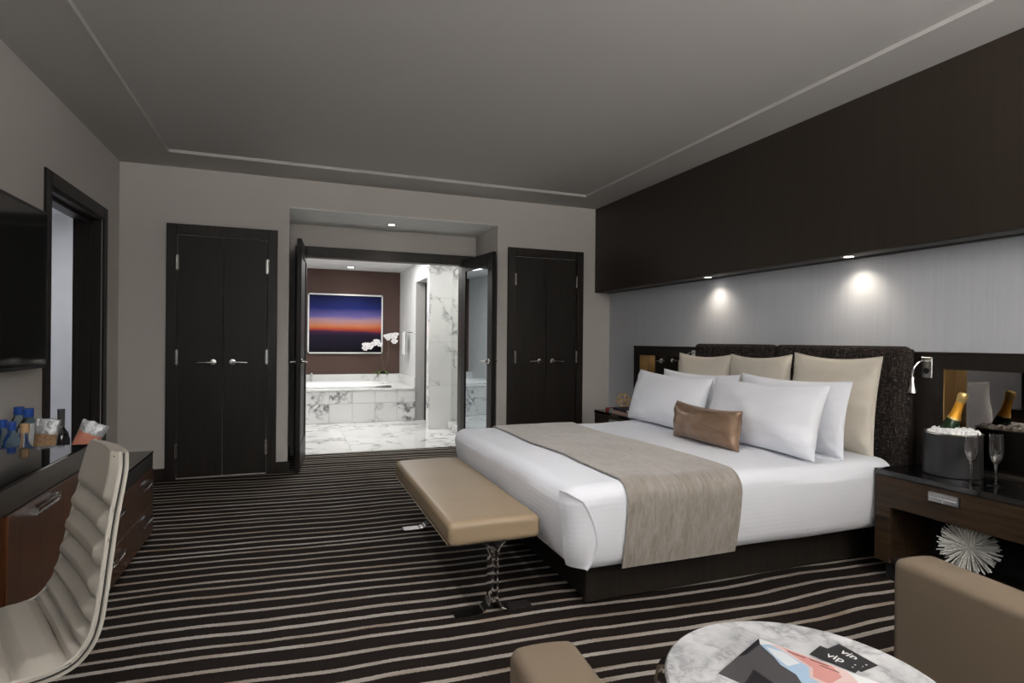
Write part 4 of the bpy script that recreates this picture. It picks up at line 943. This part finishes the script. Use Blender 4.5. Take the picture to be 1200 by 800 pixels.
obj('printed_area', flat([(.001, .001), (.12, .001), (.10, .012), (.03, .015)], pz+.0003), 'print_black', mg)
obj('printed_area', flat([(.224, .06), (.15, .05), (.17, .10), (.224, .14)], pz+.0003), 'print_black', mg)
obj('printed_area', flat([(.028, .015), (.012, .03), (.02, .07), (.047, .134), (.09, .15), (.12, .289), (.224, .289), (.224, .20), (.15, .165), (.10, .125), (.085, .085), (.06, .06), (.05, .045)], pz), 'print_blue', mg)
obj('printed_area', flat([(.03, .03), (.024, .07), (.045, .115), (.08, .10), (.06, .065)], pz+.0003), 'print_pale', mg)
obj('printed_area', flat([(.11, .16), (.13, .289), (.20, .289), (.19, .21)], pz+.0003), 'print_pale', mg)
obj('printed_area', flat([(.012, .03), (.001, .045), (.001, .20), (.03, .23), (.10, .22), (.09, .15), (.047, .134), (.02, .07)], pz), 'print_rose', mg)
obj('printed_area', flat([(.004, .06), (.004, .17), (.035, .20), (.085, .19), (.082, .155), (.045, .142), (.018, .085)], pz+.0003), 'print_pink', mg)
for a0, a1, bb in ((.012, .026, .075), (.010, .03, .125), (.02, .04, .150)):
    obj('print_line', flat([(a0, bb), (a0+.003, bb), (a0+.003, bb+.04), (a0, bb+.04)], pz+.0007), 'ink_dark', mg)
def card(corners, z, label, txt_c, xd, yd):
    ar = sum(corners[i][0]*corners[(i+1) % 4][1]-corners[(i+1) % 4][0]*corners[i][1] for i in range(4)); pc = corners if ar > 0 else corners[::-1]
    cx = sum(p[0] for p in corners)/4; cy = sum(p[1] for p in corners)/4
    t = thing('vip_card', (cx, cy, z), label, 'card'); obj('card', prism(pc, z, z+.0012), 'print_black', t, smooth=0)
    xd = Vector((*xd, 0)).normalized(); yd = Vector((*yd, 0)).normalized()
    obj('lettering', text('vip', .034, basis((txt_c[0], txt_c[1], z+.0016), xd, yd, (0, 0, 1))), 'ink_white', t)
    for k in (0, 1): q = Vector((cx, cy, 0))+xd*.038-yd*(.012-.03*k*.5); obj('star_mark', lathe([(0, 0), (.0022, 0), (.0022, .0004), (0, .0004)], (q.x, q.y, z+.0012), 8), 'ink_white', t)
card([(1.219, 1.050), (1.282, 1.060), (1.283, .958), (1.222, .952)], mz, 'black card lettered vip tucked under the other card', (1.259, 1.012), (.01, -.1), (.06, .006))
card([(1.171, 1.047), (1.204, .952), (1.260, .972), (1.227, 1.067)], mz+.0014, 'black card lettered vip lying on top beside the brochure', (1.214, 1.012), (.033, -.095), (.057, .02))

# ------------------------------------------------------------------ armchairs
def armchair(ox, oy, ang, label):
    t = thing('armchair', (ox, oy, 0), label, 'armchair'); m = Matrix.Translation((ox, oy, 0)) @ Matrix.Rotation(ang, 4, 'Z')
    hw, hd, at, ah = .36, .37, .145, .62
    def lump(x0, x1, y0, y1, z0, z1, r, am=.006):
        c = ((x0+x1)/2, (y0+y1)/2)
        def df(p):
            p = Vector(p); fx = 1-((p.x-c[0])/((x1-x0)/2))**2; fy = 1-((p.y-c[1])/((y1-y0)/2))**2
            if p.z > z1-r*.6: p.z += am*max(0, fx)
            return p
        return xf(rbox(x0, x1, y0, y1, z0, z1, r, .07, df), m)
    for s in (-1, 1):
        a = obj('arm', lump(min(s*hw, s*(hw-at)), max(s*hw, s*(hw-at)), -hd, hd, .12, ah, .022), 'chair_tan_leather', t, smooth=60)
        for xx in (s*hw-s*.009, s*(hw-at)+s*.009):
            obj('piping', xf(tube([(xx, -hd+.02, ah-.007), (xx, hd-.022, ah-.007), (xx, hd-.010, ah-.020), (xx, hd-.006, ah-.05), (xx, hd-.006, .16)], .0028, 6), m), 'piping_dark', a)
    obj('backrest', lump(-hw+at, hw-at, -hd, -hd+.15, .12, .70, .03), 'chair_tan_leather', t, smooth=60)
    obj('seat_cushion', lump(-hw+at+.004, hw-at-.004, -hd+.155, hd-.01, .28, .44, .035), 'chair_tan_leather', t, smooth=60)
    obj('seat_base', lump(-hw+at, hw-at, -hd+.15, hd-.02, .12, .28, .012, 0), 'chair_tan_leather', t, smooth=60)
    for sx in (-1, 1):
        for sy in (-1, 1): obj('leg', xf(lathe([(0, 0), (.014, 0), (.02, .12), (0, .12)], (sx*(hw-.06), sy*(hd-.06), 0), 12), m), 'frame_wood', t)
def place(corner, lx, ly, ang):         # origin so that local (lx,ly) lands on the corner
    c, s = cos(ang), sin(ang); return corner[0]-(c*lx-s*ly), corner[1]-(s*lx+c*ly)
a1 = radians(-4.5); armchair(*place((.565, 1.105), .36, .37, a1), a1, 'tan leather armchair beside the desk-side edge of the marble table')
a2 = radians(-7.5); armchair(*place((1.66, 1.20), -.36, .37, a2), a2, 'tan leather armchair between the marble table and the nightstand')
